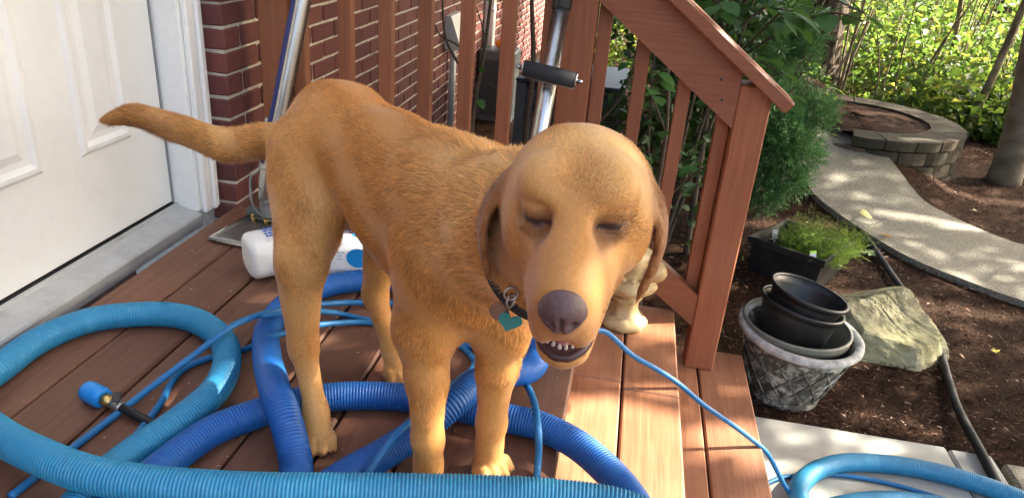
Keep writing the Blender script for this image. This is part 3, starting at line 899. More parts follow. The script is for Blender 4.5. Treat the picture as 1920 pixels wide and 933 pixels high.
tube('handle_bracket', rel([hc - hx * .066 + Vector((0, .012, -.022)), hc + hx * .066 + Vector((0, .012, -.022))], A2), .0055, M['steel_dull'], w2_, 8)
tube('handle_bracket', rel([hc + Vector((0, .012, -.021)), b0 + dd * .522], A2), .008, M['steel_dull'], w2_, 8)

# --- gallon jugs
def jug(name, base, axis, roll, label):
    t = thing(name, label, 'jug', tuple(base)); t.scale = (.88,) * 3
    q = Vector(axis).normalized().to_track_quat('Z', 'Y'); q = q @ Matrix.Rotation(roll, 4, 'Z').to_quaternion()
    t.rotation_euler = q.to_euler()
    prof = [(0, .004), (.040, .002), (.052, .004), (.060, .012), (.0625, .022), (.0625, .165), (.060, .180), (.048, .205), (.030, .225), (.021, .235), (.021, .250), (0, .250)]
    v = []; f = []; seg = 40; m = len(prof)
    for s in range(seg):                       # squared-off section
        a = 2 * math.pi * s / seg
        k = (abs(math.cos(a)) ** 3.2 + abs(math.sin(a)) ** 3.2) ** (-1 / 3.2)
        for r, z in prof:
            w = 1 + (k - 1) * min(1, max(0, (r - .022) / .03)); v.append((r * w * math.cos(a), r * w * math.sin(a), z))
    for s in range(seg):
        s2 = (s + 1) % seg
        for j in range(m - 1):
            f.append([s * m + j, s2 * m + j, s2 * m + j + 1, s * m + j + 1])
    put('body', mesh('body', v, f, M['jug'], True), t)
    v, f = lathe([(.0225, .238), (.024, .239), (.024, .258), (.022, .262), (0, .262)], 24)
    put('lid', mesh('lid', v, f, M['white_paint'], True), t)
    return t
def on_jug(t, name, shapes, mat, side, off=.0008):
    """flat print wrapped on one flat side of the jug; shapes are polygons in (across, along)"""
    V = []; F = []
    for poly in shapes:
        n = len(V); 
        for (u, w) in poly:
            P = {'+x': (.0634 + off, u, w), '-y': (u, -.0634 - off, w), '+y': (u, .0634 + off, w), '-x': (-.0634 - off, u, w)}[side]
            V.append(P)
        F.append(list(range(n, n + len(poly))))
    return put(name, mesh(name, V, F, mat), t)
def glyph_rows(u0, u1, w0, w1, rows, seed, thick=.55, gapp=.25):
    """strokes standing for lettering too blurred to read"""
    r = random.Random(seed); out = []
    du = (u1 - u0) / rows
    for k in range(rows):
        a = u0 + k * du; b = a + du * thick; w = w0
        while w < w1 - .004:
            l = r.uniform(.004, .010) * du / .012
            out.append([(a, w), (b, w), (b, min(w1, w + l)), (a, min(w1, w + l))]); w += l + l * gapp + .0006
    return out
j1 = jug('cleaner_jug', (-.895, 1.555, .058), (.62, .60, .02), .1, 'white plastic jug with blue lettering lying left of the hind leg')
on_jug(j1, 'lettering', glyph_rows(-.020, .040, .058, .16, 4, 3, .62, .3), M['ink_blue'], '+y')
on_jug(j1, 'small_print', glyph_rows(-.046, -.028, .050, .11, 3, 13, .35, .35), M['ink_grey'], '+y')
on_jug(j1, 'lettering', glyph_rows(.018, .050, .085, .17, 2, 23, .62, .3), M['ink_blue'], '-x')
on_jug(j1, 'small_print', glyph_rows(-.035, .005, .048, .15, 6, 5, .3, .4), M['ink_grey'], '-x')
j2 = jug('cleaner_jug', (-.735, 1.625, .058), (.97, .16, .0), 0, 'white plastic jug with blue oval logo lying right of the hind leg')
def oval(cu, cw, ru, rw, n=20): return [(cu + ru * math.cos(2 * math.pi * i / n), cw + rw * math.sin(2 * math.pi * i / n)) for i in range(n)]
JUG2 = j2
for sd in ('+y', '-y', '+x', '-x'):
    on_jug(j2, 'logo', [oval(.028, .135, .030, .034)], M['logo_blue'], sd)
    on_jug(j2, 'small_print', glyph_rows(-.055, -.01, .07, .175, 9, 8, .35, .3), M['ink_grey'], sd)
    on_jug(j2, 'small_print', glyph_rows(.02, .05, .075, .095, 3, 9, .4, .4), M['ink_grey'], sd)

# --- cream pedestal figure on the upper tread
st = thing('garden_statue', 'cream ceramic pedestal statue standing on the step behind the dog', 'statue', (.080, 1.945, -.1845))
def wob(prof, seg, lob, amp, ph=0):
    v, f = lathe(prof, seg); out = []
    for (x, y, z) in v:
        r = math.hypot(x, y); a = math.atan2(y, x); k = 1 + amp * math.cos(lob * a + ph) * min(1, r / .03)
        out.append((x * k, y * k, z))
    return out, f
v, f = wob([(0, 0), (.066, 0), (.070, .006), (.070, .016), (.064, .024), (.050, .030), (.046, .036)], 32, 8, .035)
put('foot', mesh('foot', v, f, M['statue'], True), st)
v, f = wob([(.046, .034), (.040, .044), (.036, .060), (.037, .075), (.044, .088), (.046, .094), (.040, .098)], 32, 6, .05)
put('stem', mesh('stem', v, f, M['statue'], True), st)
v, f = wob([(.038, .096), (.052, .104), (.070, .118), (.078, .134), (.074, .142), (.060, .150), (.050, .170), (.052, .195), (.060, .215), (.055, .238), (.034, .252), (0, .256)], 36, 5, .09, .6)
put('figure', mesh('figure', v, f, M['statue'], True), st)
v, f = wob([(0, -.03), (.020, -.026), (.029, -.008), (.029, .010), (.020, .026), (0, .031)], 20, 3, .1)
o = put('wing', mesh('wing', v, f, M['statue'], True), st, loc=(.070, -.015, .185)); o.rotation_euler = (.3, .9, 0)
for a in range(5):
    v, f = lathe([(0, -.006), (.008, -.004), (.010, 0), (.007, .005), (0, .007)], 10)
    an = -2.4 + a * .5
    put('rosette', mesh('rosette', v, f, M['statue'], True), st, loc=(.056 * math.cos(an), .056 * math.sin(an), .165))

# --- weathered lattice pot with more pots stacked in it
PC = (.685, 2.325)
def potmat():
    m, nt, p = mat_new('weathered_pot')
    v = coords(nt)
    n = noise(nt, v, 22, 8, .75)
    c = ramp(nt, n, [(.40, (.035, .034, .028)), (.5, (.075, .072, .055)), (.54, (.36, .35, .30)), (.70, (.52, .50, .44))])
    n2 = noise(nt, v, 5, 3)
    c = mixc(nt, ramp(nt, n2, [(.42, (0, 0, 0)), (.62, (.8, .8, .8))]), c, (.085, .080, .058))
    nt.links.new(c, p.inputs['Base Color']); p.inputs['Roughness'].default_value = .8
    nt.links.new(bump(nt, n, .5, .004), p.inputs['Normal'])
    return m
M['pot'] = potmat()
pot = thing('lattice_pot', 'large weathered grey pot with lattice relief beside the railing post', 'pot', (*PC, -.578))
tilt = (math.radians(1.5), math.radians(2), 0)
pot.rotation_euler = tilt
v, f = lathe([(0, .0), (.118, 0), (.126, .008), (.127, .024), (.124, .030), (.128, .036), (.182, .225), (.184, .232), (.188, .236), (.190, .246), (.180, .250), (.170, .236), (.122, .04), (0, .035)], 56)
put('body', mesh('body', v, f, M['pot'], True), pot)
v, f = lathe([(.184, .236), (.200, .240), (.208, .250), (.207, .262), (.198, .268), (.184, .266), (.178, .256)], 56)
put('rim', mesh('rim', v, f, plain('worn_rim', (.40, .40, .37), .75, var=.35, scale=40, bs=.4, dirt=(.10, .095, .07), dirt_amt=.7, dirt_scale=18), True), pot)
for k in range(14):
    for s in (-1, 1):
        P = []
        for t in np.linspace(0, 1, 9):
            z_ = .045 + .165 * t; r = .1305 + (.182 - .128) * (z_ - .036) / .189 + .0005
            a = 2 * math.pi * k / 14 + s * t * .75
            P.append((r * math.cos(a), r * math.sin(a), z_))
        tube('lattice_strip', P, .0036, M['pot'], pot, 6, False)
def nested(name, label, c, rt, rb, h, lip, mat, tx, ty):
    t = thing(name, label, 'pot', c); t.rotation_euler = (tx, ty, 0)
    v, f = lathe([(0, 0), (rb, 0), (rt - .012, h - .028), (rt - .012, h - lip), (rt, h - lip), (rt + .003, h - .004), (rt, h), (rt - .006, h - .002), (rt - .018, h - .03), (rb - .006, .006), (0, .006)], 56)
    put('body', mesh('body', v, f, mat, True), t)
    v, f = sweep([((rt - .002) * math.cos(a), (rt - .002) * math.sin(a), h - .003) for a in np.linspace(0, 2 * math.pi, 60)], .0065, 8, False)
    put('rim', mesh('rim', v, f, mat, True), t)
    return t
nested('grey_planter', 'olive grey round planter set inside the lattice pot', (PC[0] - .008, PC[1] + .01, -.505), .178, .118, .205, .03, M['olive_plastic'], 0, .02)
v, f = lathe([(.140, .0), (.192, .004), (.196, .010), (.150, .012), (.140, .008)], 48)
nested('nursery_pot', 'wider black nursery pot in the stack, with a broken double rim', (PC[0] - .022, PC[1] + .03, -.448), .140, .100, .205, .016, M['black_plastic'], -.10, .16)
nested('nursery_pot', 'topmost tilted black nursery pot of the stack', (PC[0] - .014, PC[1] + .05, -.405), .132, .098, .205, .014, M['black_plastic'], -.06, .20)

# --- rectangular planter
PL = [(.655, 3.335), (.968, 3.150), (1.150, 3.425), (.880, 3.640)]
plc = np.mean(PL, 0)
pt = thing('rectangular_planter', 'black rectangular planter box standing on the mulch behind the pots', 'planter', (*plc, -.585))
def rring(s, z): return [((p[0] - plc[0]) * s, (p[1] - plc[1]) * s, z) for p in PL]
rings = [rring(.84, .0), rring(.93, .150), rring(1.0, .152), rring(1.0, .185), rring(.955, .186), rring(.90, .150), rring(.88, .11)]
v = sum(rings, []); f = [(3, 2, 1, 0)]
for k in range(len(rings) - 1):
    for i in range(4):
        j = (i + 1) % 4; f.append((k * 4 + i, k * 4 + j, k * 4 + 4 + j, k * 4 + 4 + i))
put('box', mesh('box', v, f, M['black_plastic']), pt)
v = rring(.905, .150); n = 12
G_ = []
for a in range(n + 1):
    for b in range(n + 1):
        s, t = a / n, b / n
        p = np.array(v[0]) * (1 - s) * (1 - t) + np.array(v[1]) * s * (1 - t) + np.array(v[2]) * s * t + np.array(v[3]) * (1 - s) * t
        G_.append((p[0], p[1], .135 + random.uniform(-.012, .012)))
put('soil', mesh('soil', G_, [(a * (n + 1) + b, (a + 1) * (n + 1) + b, (a + 1) * (n + 1) + b + 1, a * (n + 1) + b + 1) for a in range(n) for b in range(n)], M['soil']), pt)
def tag_(label, loc, w, h, rot, mats):
    t = thing('plant_tag', label, 'plant tag', loc, rot=rot)
    box('card', (-w / 2, -.0008, 0), (w / 2, .0008, h), M[mats[0]], t, .0005)
    box('stake', (-w / 6, -.0006, -.04), (w / 6, .0006, -.0005), M[mats[0]], t, .0004)
    if len(mats) > 1: box('band', (-w / 2, -.0022, h * .6), (w / 2, -.0010, h), M[mats[1]], t, .0004)
    if len(mats) > 1: box('print', (-w * .4, -.0016, h * .2), (w * .4, -.0010, h * .45), M['ink_grey'], t, .0002)
tag_('white plant tag stuck in the back of the planter', (.80, 3.44, -.44), .034, .050, (-.2, 0, .5), ('tag_white',))
tag_('small white and lime plant tag at the front of the planter', (.930, 3.215, -.415), .036, .030, (-.35, 0, .45), ('tag_white', 'tag_green'))

# --- boulder
from mathutils import noise as mnoise
def rock():
    n = 72; m_ = 44; v = []; f = []
    cuts = [(Vector((.15, -.25, 1)).normalized(), .112), (Vector((.9, .3, .5)).normalized(), .185), (Vector((-.75, .45, .55)).normalized(), .20), (Vector((.1, -1, .45)).normalized(), .215), (Vector((-.8, -.6, .4)).normalized(), .215),
            (Vector((.75, -.7, .35)).normalized(), .225), (Vector((-.2, .95, .35)).normalized(), .215), (Vector((-.35, .30, .9)).normalized(), .135)]
    for i in range(m_ + 1):
        th = math.pi * i / m_ * .66
        for j in range(n):
            a = 2 * math.pi * j / n
            d = Vector((math.sin(th) * math.cos(a), math.sin(th) * math.sin(a), math.cos(th)))
            r_ = .30
            for (nn_, dd_) in cuts:
                c_ = d.dot(nn_)
                if c_ > .05: r_ = min(r_, dd_ / c_)
            p = d * r_
            q = p * 5
            r_ += .010 * mnoise.fractal(q, .9, 2.1, 5) + .006 * mnoise.ridged_multi_fractal(p * 9, .9, 2.1, 4, .9, 2.0) + .004 * mnoise.fractal(p * 40, .6, 2.0, 4)
            s_ = p.y * .75 + p.x * .66
            r_ -= .010 * math.exp(-((s_ - .05 + .02 * math.sin(p.x * 20)) / .006) ** 2) + .006 * math.exp(-((s_ + .06 + .012 * math.sin(p.x * 31)) / .005) ** 2)
            v.append(tuple(d * r_))
    for i in range(m_):
        for j in range(n):
            f.append((i * n + j, (i + 1) * n + j, (i + 1) * n + (j + 1) % n, i * n + (j + 1) % n))
    return v, f
v, f = rock()
m_, nt, p_ = mat_new('mossy_sandstone')
vv = coords(nt, rnd=False); n1 = noise(nt, vv, 11, 8, .72); n2 = noise(nt, vv, 3.5, 3)
c = ramp(nt, n1, [(.3, (.14, .12, .06)), (.5, (.30, .27, .155)), (.7, (.44, .41, .28))])
c = mixc(nt, ramp(nt, n2, [(.45, (0, 0, 0)), (.68, (.5, .5, .5))]), c, (.20, .195, .06))
nt.links.new(c, p_.inputs['Base Color']); p_.inputs['Roughness'].default_value = .9
nt.links.new(bump(nt, noise(nt, vv, 42, 8, .7), .7, .010), p_.inputs['Normal'])
put('boulder', mesh('boulder', v, f, m_, False), loc=(1.165, 2.88, -.555), rot=(0, 0, -.15), label='flat topped mossy tan boulder in the mulch beside the pots', cat='rock')

# --- black garden hose along the walk
PIPE = [(1.12, 5.5, -.29), (1.088, 5.135, -.325), (1.092, 4.872, -.38), (1.105, 4.686, -.43), (1.162, 4.484, -.485), (1.238, 4.356, -.518), (1.312, 4.235, -.542), (1.396, 4.023, -.569), (1.40, 3.437, -.572), (1.405, 2.95, -.566), (1.36, 2.70, -.566), (1.30, 2.395, -.566), (1.262, 2.12, -.54), (1.253, 2.0, -.5405), (1.235, 1.7, -.5405), (1.25, 1.2, -.5405)]
tube('drain_hose', catmull(PIPE, 10, .03), .0150, M['pipe_black'], seg=14, label='black rubber hose running along the walk and over the concrete', cat='hose')

# --- retaining wall ring of blocks
ring = thing('retaining_wall', 'curved retaining wall of split concrete blocks around a mulch bed', 'retaining wall', (1.68, 5.67, -.6))
bm_, nt, p_ = mat_new('split_block')
oi = N(nt, 'ShaderNodeObjectInfo')
c = ramp(nt, oi.outputs['Random'], [(0, (.05, .043, .029)), (.5, (.075, .065, .045)), (1, (.12, .082, .06))])
vv = coords(nt); n1 = noise(nt, vv, 40, 7, .7)
c = mixc(nt, ramp(nt, n1, [(.35, (0, 0, 0)), (.7, (.6, .6, .6))]), c, (.042, .042, .026))
nt.links.new(c, p_.inputs['Base Color']); p_.inputs['Roughness'].default_value = .92; p_.inputs['Specular IOR Level'].default_value = .15; nt.links.new(bump(nt, n1, .9, .012), p_.inputs['Normal'])
RR = .70; WB = .205
def block(h, cap):
    d0, d1 = (.0, .20) if not cap else (.015, .215)
    w0, w1 = WB - .008, (WB - .008) * .72
    v = []
    for (x, w) in ((d0, w0 * .96), (d0 - .018, w0 * .5), ):
        pass
    prof = [(-d1, -w1 / 2), (-d1, w1 / 2), (-.0, w0 / 2), (.014, w0 / 4), (.018, 0), (.013, -w0 / 4), (0, -w0 / 2)]
    for z_ in (.002, h * .5, h - .004):
        for (x, y) in prof:
            v.append((x + random.uniform(-.003, .003), y, z_))
    m = len(prof); f = []
    for s in range(2):
        for i in range(m):
            j = (i + 1) % m; f.append((s * m + i, s * m + j, (s + 1) * m + j, (s + 1) * m + i))
    f.append(tuple(range(m))); f.append(tuple(range(2 * m, 3 * m)))
    return fix_normals(v, f)
bmesh_ = [mesh('block', *block(.088, False), bm_) for _ in range(4)]
cmesh_ = [mesh('cap_block', *block(.070, True), bm_) for _ in range(3)]
da = WB / RR
for lev in range(6):
    capl = lev == 5
    zz = -.180 + lev * .092
    a = -1.85 + (lev % 2) * da / 2
    while a < 1.62:
        bx_, by_ = 1.72 + RR * math.cos(a), 5.67 + RR * math.sin(a)
        zb = -.6 + zz
        if zb + .09 > float(gz(bx_, by_)) - .02:
            o = put('cap_block' if capl else 'block', random.choice(cmesh_ if capl else bmesh_), ring, loc=(bx_ - 1.72, by_ - 5.67, zz), rot=(0, 0, a + random.uniform(-.02, .02)))
        a += da
# soil inside the ring
V = [(0, 0, .30)]; F = []
for k, (rr_, z_) in enumerate(((.2, .33), (.35, .31), (.52, .285))):
    for j in range(28):
        a = -2.2 + 4.2 * j / 27
        V.append((rr_ * math.cos(a), rr_ * math.sin(a), z_ - .6 + .6 - .30 + .245 + random.uniform(-.01, .01)))
# bed surface slopes down to the left where the ring opens
V = []; nn = 26
for i in range(nn + 1):
    for j in range(nn + 1):
        r_ = .54 * i / nn; a = 2 * math.pi * j / nn
        x, y = r_ * math.cos(a), r_ * math.sin(a)
        z_ = .325 + .02 * math.exp(-r_ * 3) - .45 * max(0, -x - .25) ** 1.3 + random.uniform(-.007, .007)
        V.append((x, y, max(z_, .0)))
F = [(i * (nn + 1) + j, (i + 1) * (nn + 1) + j, (i + 1) * (nn + 1) + j + 1, i * (nn + 1) + j + 1) for i in range(nn) for j in range(nn)]
put('bed_soil', mesh('bed_soil', V, F, bpy.data.materials['mulch_ground'], True), ring)

# --- air conditioner behind the railing
ac = thing('air_conditioner', 'grey air conditioner condenser with louvred side behind the stair balusters', 'air conditioner', (-.33, 4.62, -.56))
box('base_pad', (-.42, -.42, -.03), (.42, .42, .0), M['concrete'], ac, .005)
box('cabinet', (-.29, -.30, .001), (.29, .33, .55), M['dark_metal'], ac, .01)
for k in range(22):
    box('louvre', (-.285, -.312, .05 + k * .0215), (.285, -.3005, .06 + k * .0215), M['grey_metal'], ac, .002)
for s in (-1, 1):
    box('corner_post', (s * .293 - .028, -.325, .001), (s * .293 + .028, -.27, .56), M['grey_metal'], ac, .004)
box('lid', (-.325, -.34, .562), (.325, .36, .585), M['dark_metal'], ac, .008)

# --- bits fixed to the far wall
vb_ = thing('vent_hood', 'pale grey vent hood fixed to the brick wall behind the shrub', 'vent', (WX, 4.66, .10))
v = [(0, -.13, 0), (0, .13, 0), (0, .13, .20), (0, -.13, .20), (.11, -.13, 0), (.11, .13, 0), (.035, .13, .20), (.035, -.13, .20)]
f = [(0, 1, 2, 3), (4, 5, 6, 7), (0, 1, 5, 4), (1, 2, 6, 5), (2, 3, 7, 6), (3, 0, 4, 7)]
v, f = fix_normals(v, f); put('hood', mesh('hood', v, f, M['offwhite']), vb_)
tube('pipe', [(.03, -.02, -.001), (.03, -.02, -.55)], .022, M['offwhite'], vb_, 12)
dsp = thing('downspout', 'white downspout on the far brick wall', 'downspout', (WX + .04, 5.75, -.5))
box('pipe', (-.038, -.04, 0), (.038, .04, 2.6), M['white_paint'], dsp, .006)
box('strap', (-.0395, -.048, .7), (.0405, .048, .73), M['offwhite'], dsp, .002)
op = thing('pumpkin', 'small orange pumpkin resting on a ledge behind the shrub stems', 'pumpkin', (-.98, 5.62, -.045))
v, f = wob([(0, 0), (.03, .002), (.05, .02), (.056, .04), (.046, .064), (.02, .072), (0, .068)], 28, 9, .05); put('body', mesh('body', v, f, M['orange'], True), op)
v, f = lathe([(.009, .066), (.006, .08), (.008, .092), (0, .093)], 8); put('stalk', mesh('stalk', v, f, M['bark_twig']), op)
ub = thing('utility_box', 'grey utility box standing against the wall behind the railing', 'utility box', (-1.0, 5.66, -.60))
box('cabinet', (-.14, -.13, 0), (.14, .13, .55), M['grey_metal'], ub, .008)
box('door', (-.11, -.136, .06), (.11, -.1305, .48), M['dark_metal'], ub, .003)

# --- fallen leaves
def maple(s):
    pts = []
    for k in range(10):
        a = math.pi / 2 + (k - 0) * 2 * math.pi / 10
        r = s * (1.0 if k % 2 == 0 else .42) * (1 if k != 5 else .5)
        pts.append((r * math.cos(a), r * math.sin(a), random.uniform(0, .35) * s))
    v = [(0, 0, .05 * s)] + pts
    f = [(0, 1 + k, 1 + (k + 1) % 10) for k in range(10)]
    v += [(0, 0, .04 * s), (.06 * s, 0, .04 * s), (.03 * s, -1.5 * s, .1 * s)]; f.append((11, 12, 13))
    return v, f
for (x, y, s, col, lab) in ((1.36, 3.77, .045, (.42, .50, .20), 'pale green lobed leaf on the mulch beside the black hose'),
                            (1.50, 3.99, .034, (.62, .30, .03), 'orange leaf lying at the edge of the walk'),
                            (1.62, 2.86, .024, (.62, .50, .06), 'small yellow leaf on the mulch right of the boulder'),
                            (2.22, 4.66, .040, (.50, .42, .24), 'tan leaf lying on the mulch across the walk'),
                            (1.30, 3.12, .026, (.50, .48, .34), 'pale leaf on the mulch behind the boulder'),
                            (1.42, 5.15, .026, (.55, .45, .05), 'small yellow leaf far along the walk')):
    v, f = maple(s); z_ = float(gz(x, y)) + .012
    if 'walk' in lab and 'across' not in lab: z_ = max(-.551, float(gz(x, y)) + .036)
    put('fallen_leaf', mesh('fallen_leaf', v, f, plain('leaf_' + lab[:6], col, .6, var=.15)), loc=(x, y, z_), rot=(random.uniform(-.2, .2), random.uniform(-.2, .2), random.uniform(0, 6)), label=lab, cat='leaf', group='fallen leaves')


def leaf_cloud(C, size, aspect=.5, up=.35, droop=None, fold=.25, r=rng):
    """one folded diamond leaf per centre; returns verts, tris"""
    C = np.asarray(C, float); n = len(C)
    s = np.broadcast_to(np.asarray(size, float), (n,))
    a = r.uniform(0, 2 * np.pi, n)
    nrm = np.stack([r.normal(0, 1, n), r.normal(0, 1, n), np.abs(r.normal(0, 1, n)) + up], 1)
    nrm /= np.linalg.norm(nrm, axis=1)[:, None]
    d = np.stack([np.cos(a), np.sin(a), r.normal(-.25, .4, n)], 1)
    d -= nrm * (d * nrm).sum(1)[:, None]; d /= np.linalg.norm(d, axis=1)[:, None]
    w = np.cross(nrm, d)
    L = s[:, None]; W = s[:, None] * aspect
    A = C - d * L * .5; B = C + d * L * .5 - nrm * L * .12
    P = C - d * L * .05 + w * W * .5 + nrm * W * fold; Q = C - d * L * .05 - w * W * .5 + nrm * W * fold
    V = np.stack([A, P, B, Q], 1).reshape(-1, 3)
    b = np.arange(n)[:, None] * 4
    F = np.concatenate([b + np.array([[0, 2, 1]]), b + np.array([[0, 3, 2]])])
    return V, F

M['wood_leaf'] = leafmat('woodland_leaf', (.045, .105, .016), (.095, .165, .026), .55, .5, (.20, .20, .03))
M['canopy_leaf'] = leafmat('canopy_leaf', (.040, .085, .012), (.075, .12, .02), .35, .5)
M['broad_leaf'] = leafmat('broad_leaf', (.035, .115, .022), (.065, .17, .035), .30, .42)
M['yew'] = leafmat('evergreen_needle', (.030, .100, .028), (.065, .165, .048), .35, .55)
M['feather'] = leafmat('feathery_green', (.075, .15, .018), (.15, .24, .035), .4, .5)
M['lime_leaf'] = leafmat('lime_leaf', (.20, .33, .02), (.30, .42, .04), .5, .5)

def barkmat(name, a, b, c, sx=18, sz=2.5, strength=1.0, dist=.03):
    m, nt, p = mat_new(name)
    v = coords(nt, (sx, sx, sz))
    n1 = noise(nt, v, 1.0, 7, .65, .8)
    col = ramp(nt, n1, [(.32, a), (.5, b), (.7, c)])
    nt.links.new(col, p.inputs['Base Color']); p.inputs['Roughness'].default_value = .92; p.inputs['Specular IOR Level'].default_value = .15
    nt.links.new(bump(nt, n1, strength, dist), p.inputs['Normal'])
    return m
M['oak_bark'] = barkmat('furrowed_bark', (.022, .016, .012), (.085, .064, .048), (.17, .135, .10), 16, 1.6)
M['grey_bark'] = barkmat('smooth_grey_bark', (.11, .088, .058), (.17, .14, .098), (.22, .19, .14), 5, 9, .4, .008)
M['sap_bark'] = barkmat('sapling_bark', (.07, .05, .03), (.17, .14, .085), (.32, .28, .18), 30, 8, .4, .004)

def trunk_mesh(name, P, R, mat, ridges=0, amp=0.0, seg=28, flare=.5):
    P = catmull(P, 10, .10); n = len(P)
    t = np.linspace(0, 1, n)
    rad = np.interp(t, np.linspace(0, 1, len(R)), R)
    h = P[:, 2] - P[0, 2]
    rad = rad * (1 + flare * np.exp(-h / .18))
    v, f = sweep(P, rad, seg)
    v = np.array(v)
    if ridges:
        k = np.arange(len(v)) % seg; lv = np.arange(len(v)) // seg
        ctr = P[np.minimum(lv, n - 1)]
        a = 2 * np.pi * k / seg
        v = ctr + (v - ctr) * (1 + amp * np.sin(ridges * a + 1.5 * np.sin(lv * .7) + lv * .13))[:, None]
    return mesh(name, v.tolist(), f, mat, True)

def tree(name, label, P, R, mat, crown_c, crown_r, nleaf, lsize, ridges=0, amp=0, leaf='canopy_leaf', limbs=5, flare=.5, seed=0, group=None, cat='tree'):
    r = np.random.default_rng(seed)
    base = Vector(P[0])
    t = thing(name, label, cat, tuple(base), group)
    Pl = [tuple(Vector(p) - base) for p in P]
    put('trunk', trunk_mesh('trunk', Pl, R, mat, ridges, amp, 32 if ridges else 18, flare), t)
    top = np.array(P[-1]) - np.array(base); cc = np.array(crown_c) - np.array(base); cr = np.array(crown_r)
    for k in range(limbs):
        st_ = np.array(Pl[-2]) * (1 - k / limbs) + top * (k / limbs)
        d = r.normal(0, 1, 3); d[2] = abs(d[2]) * .5; d /= np.linalg.norm(d)
        e = cc + d * cr * .8
        mid = (st_ + e) / 2 + np.array([0, 0, -.3 * r.random()])
        tube('limb', catmull([st_, mid, e], 5), np.linspace(R[-1] * .55, .012, 11), mat, t, 8)
    if nleaf:
        u = r.normal(0, 1, (nleaf, 3)); u /= np.linalg.norm(u, axis=1)[:, None]
        C = cc + u * (r.random(nleaf) ** .45)[:, None] * cr
        nb = 14
        B = cc + (r.normal(0, .5, (nb, 3))) * cr
        C = C * .65 + B[r.integers(0, nb, nleaf)] * .35 + r.normal(0, .12, (nleaf, 3))
        V, F = leaf_cloud(C, r.uniform(.6, 1.3, nleaf) * lsize, .6, r=r)
        put('crown', mesh('crown', V, F, M[leaf]), t, kind='stuff')
    return t
g = lambda x, y: float(gz(x, y)) - .02
tree('oak_tree', 'thick dark trunk with deeply furrowed bark behind the evergreen shrub', [(1.93, 8.5, g(1.93, 8.5)), (1.90, 8.5, .4), (1.86, 8.52, 1.8), (1.8, 8.6, 4.5)], [.235, .225, .20, .16], M['oak_bark'], (1.2, 9.2, 6.6), (2.2, 2.0, 1.5), 1600, .16, 11, .06, seed=1)
tree('maple_tree', 'smooth grey tree trunk at the right edge beyond the walk', [(2.72, 5.50, g(2.72, 5.5)), (2.70, 5.50, -.1), (2.60, 5.53, .62), (2.5, 5.55, 2.2), (2.6, 5.8, 4.8)], [.098, .094, .090, .086, .07], M['grey_bark'], (3.2, 6.2, 6.4), (1.7, 1.5, 1.2), 1300, .14, 0, 0, flare=.18, seed=2)
sap = [((3.25, 8.35), (3.12, 8.3, .5), .026, 'slim dark sapling with a knot rising behind the retaining wall'),
       ((2.98, 6.95), (3.18, 7.1, .6), .034, 'leaning tan sapling beside the right end of the retaining wall'),
       ((3.30, 7.25), (3.72, 7.9, .8), .024, 'thin pale sapling leaning right between the tan sapling and the grey trunk')]
for i, ((x, y), q, r_, lab) in enumerate(sap):
    tree('sapling', lab, [(x, y, g(x, y)), ((x + q[0]) / 2 + .02, (y + q[1]) / 2, (q[2] - .6) / 2), q, (q[0] + (q[0] - x) * 1.6, q[1] + .3, 2.6)], [r_, r_ * .9, r_ * .8, r_ * .5], M['sap_bark'], (q[0] + (q[0] - x) * 1.6, q[1] + .4, 3.1), (.7, .7, .5), 220, .10, leaf='wood_leaf', limbs=3, flare=.2, seed=20 + i)
# further trunks of the wood
far_t = [(2.75, 11.2, .10, 'grey trunk in the wood standing first right of the furrowed oak'), (3.75, 10.6, .05, 'thin furrowed trunk in the wood above the middle of the retaining wall'), (4.75, 9.9, .07, 'slim grey trunk in the wood between the saplings and the big grey trunk'),
         (5.3, 12.5, .15, 'thick furrowed trunk in the wood just left of the big grey trunk'), (4.2, 14.5, .18, 'thick grey trunk far back in the wood'), (2.6, 16.0, .20, 'furrowed trunk farthest back in the wood, near the oak')]
for i, (x, y, r_, lab) in enumerate(far_t):
    tree('forest_tree', lab, [(x, y, g(x, y)), (x + random.uniform(-.15, .15), y, .6), (x + random.uniform(-.4, .4), y + .2, 2.4), (x + random.uniform(-.6, .6), y + .3, 5.0)], [r_, r_ * .93, r_ * .85, r_ * .6], M['oak_bark'] if i % 2 else M['grey_bark'], (x + .2, y + .8, 7.6), (1.4, 1.4, 1.1), 260, .20, limbs=4, seed=40 + i, group='trees of the wood')

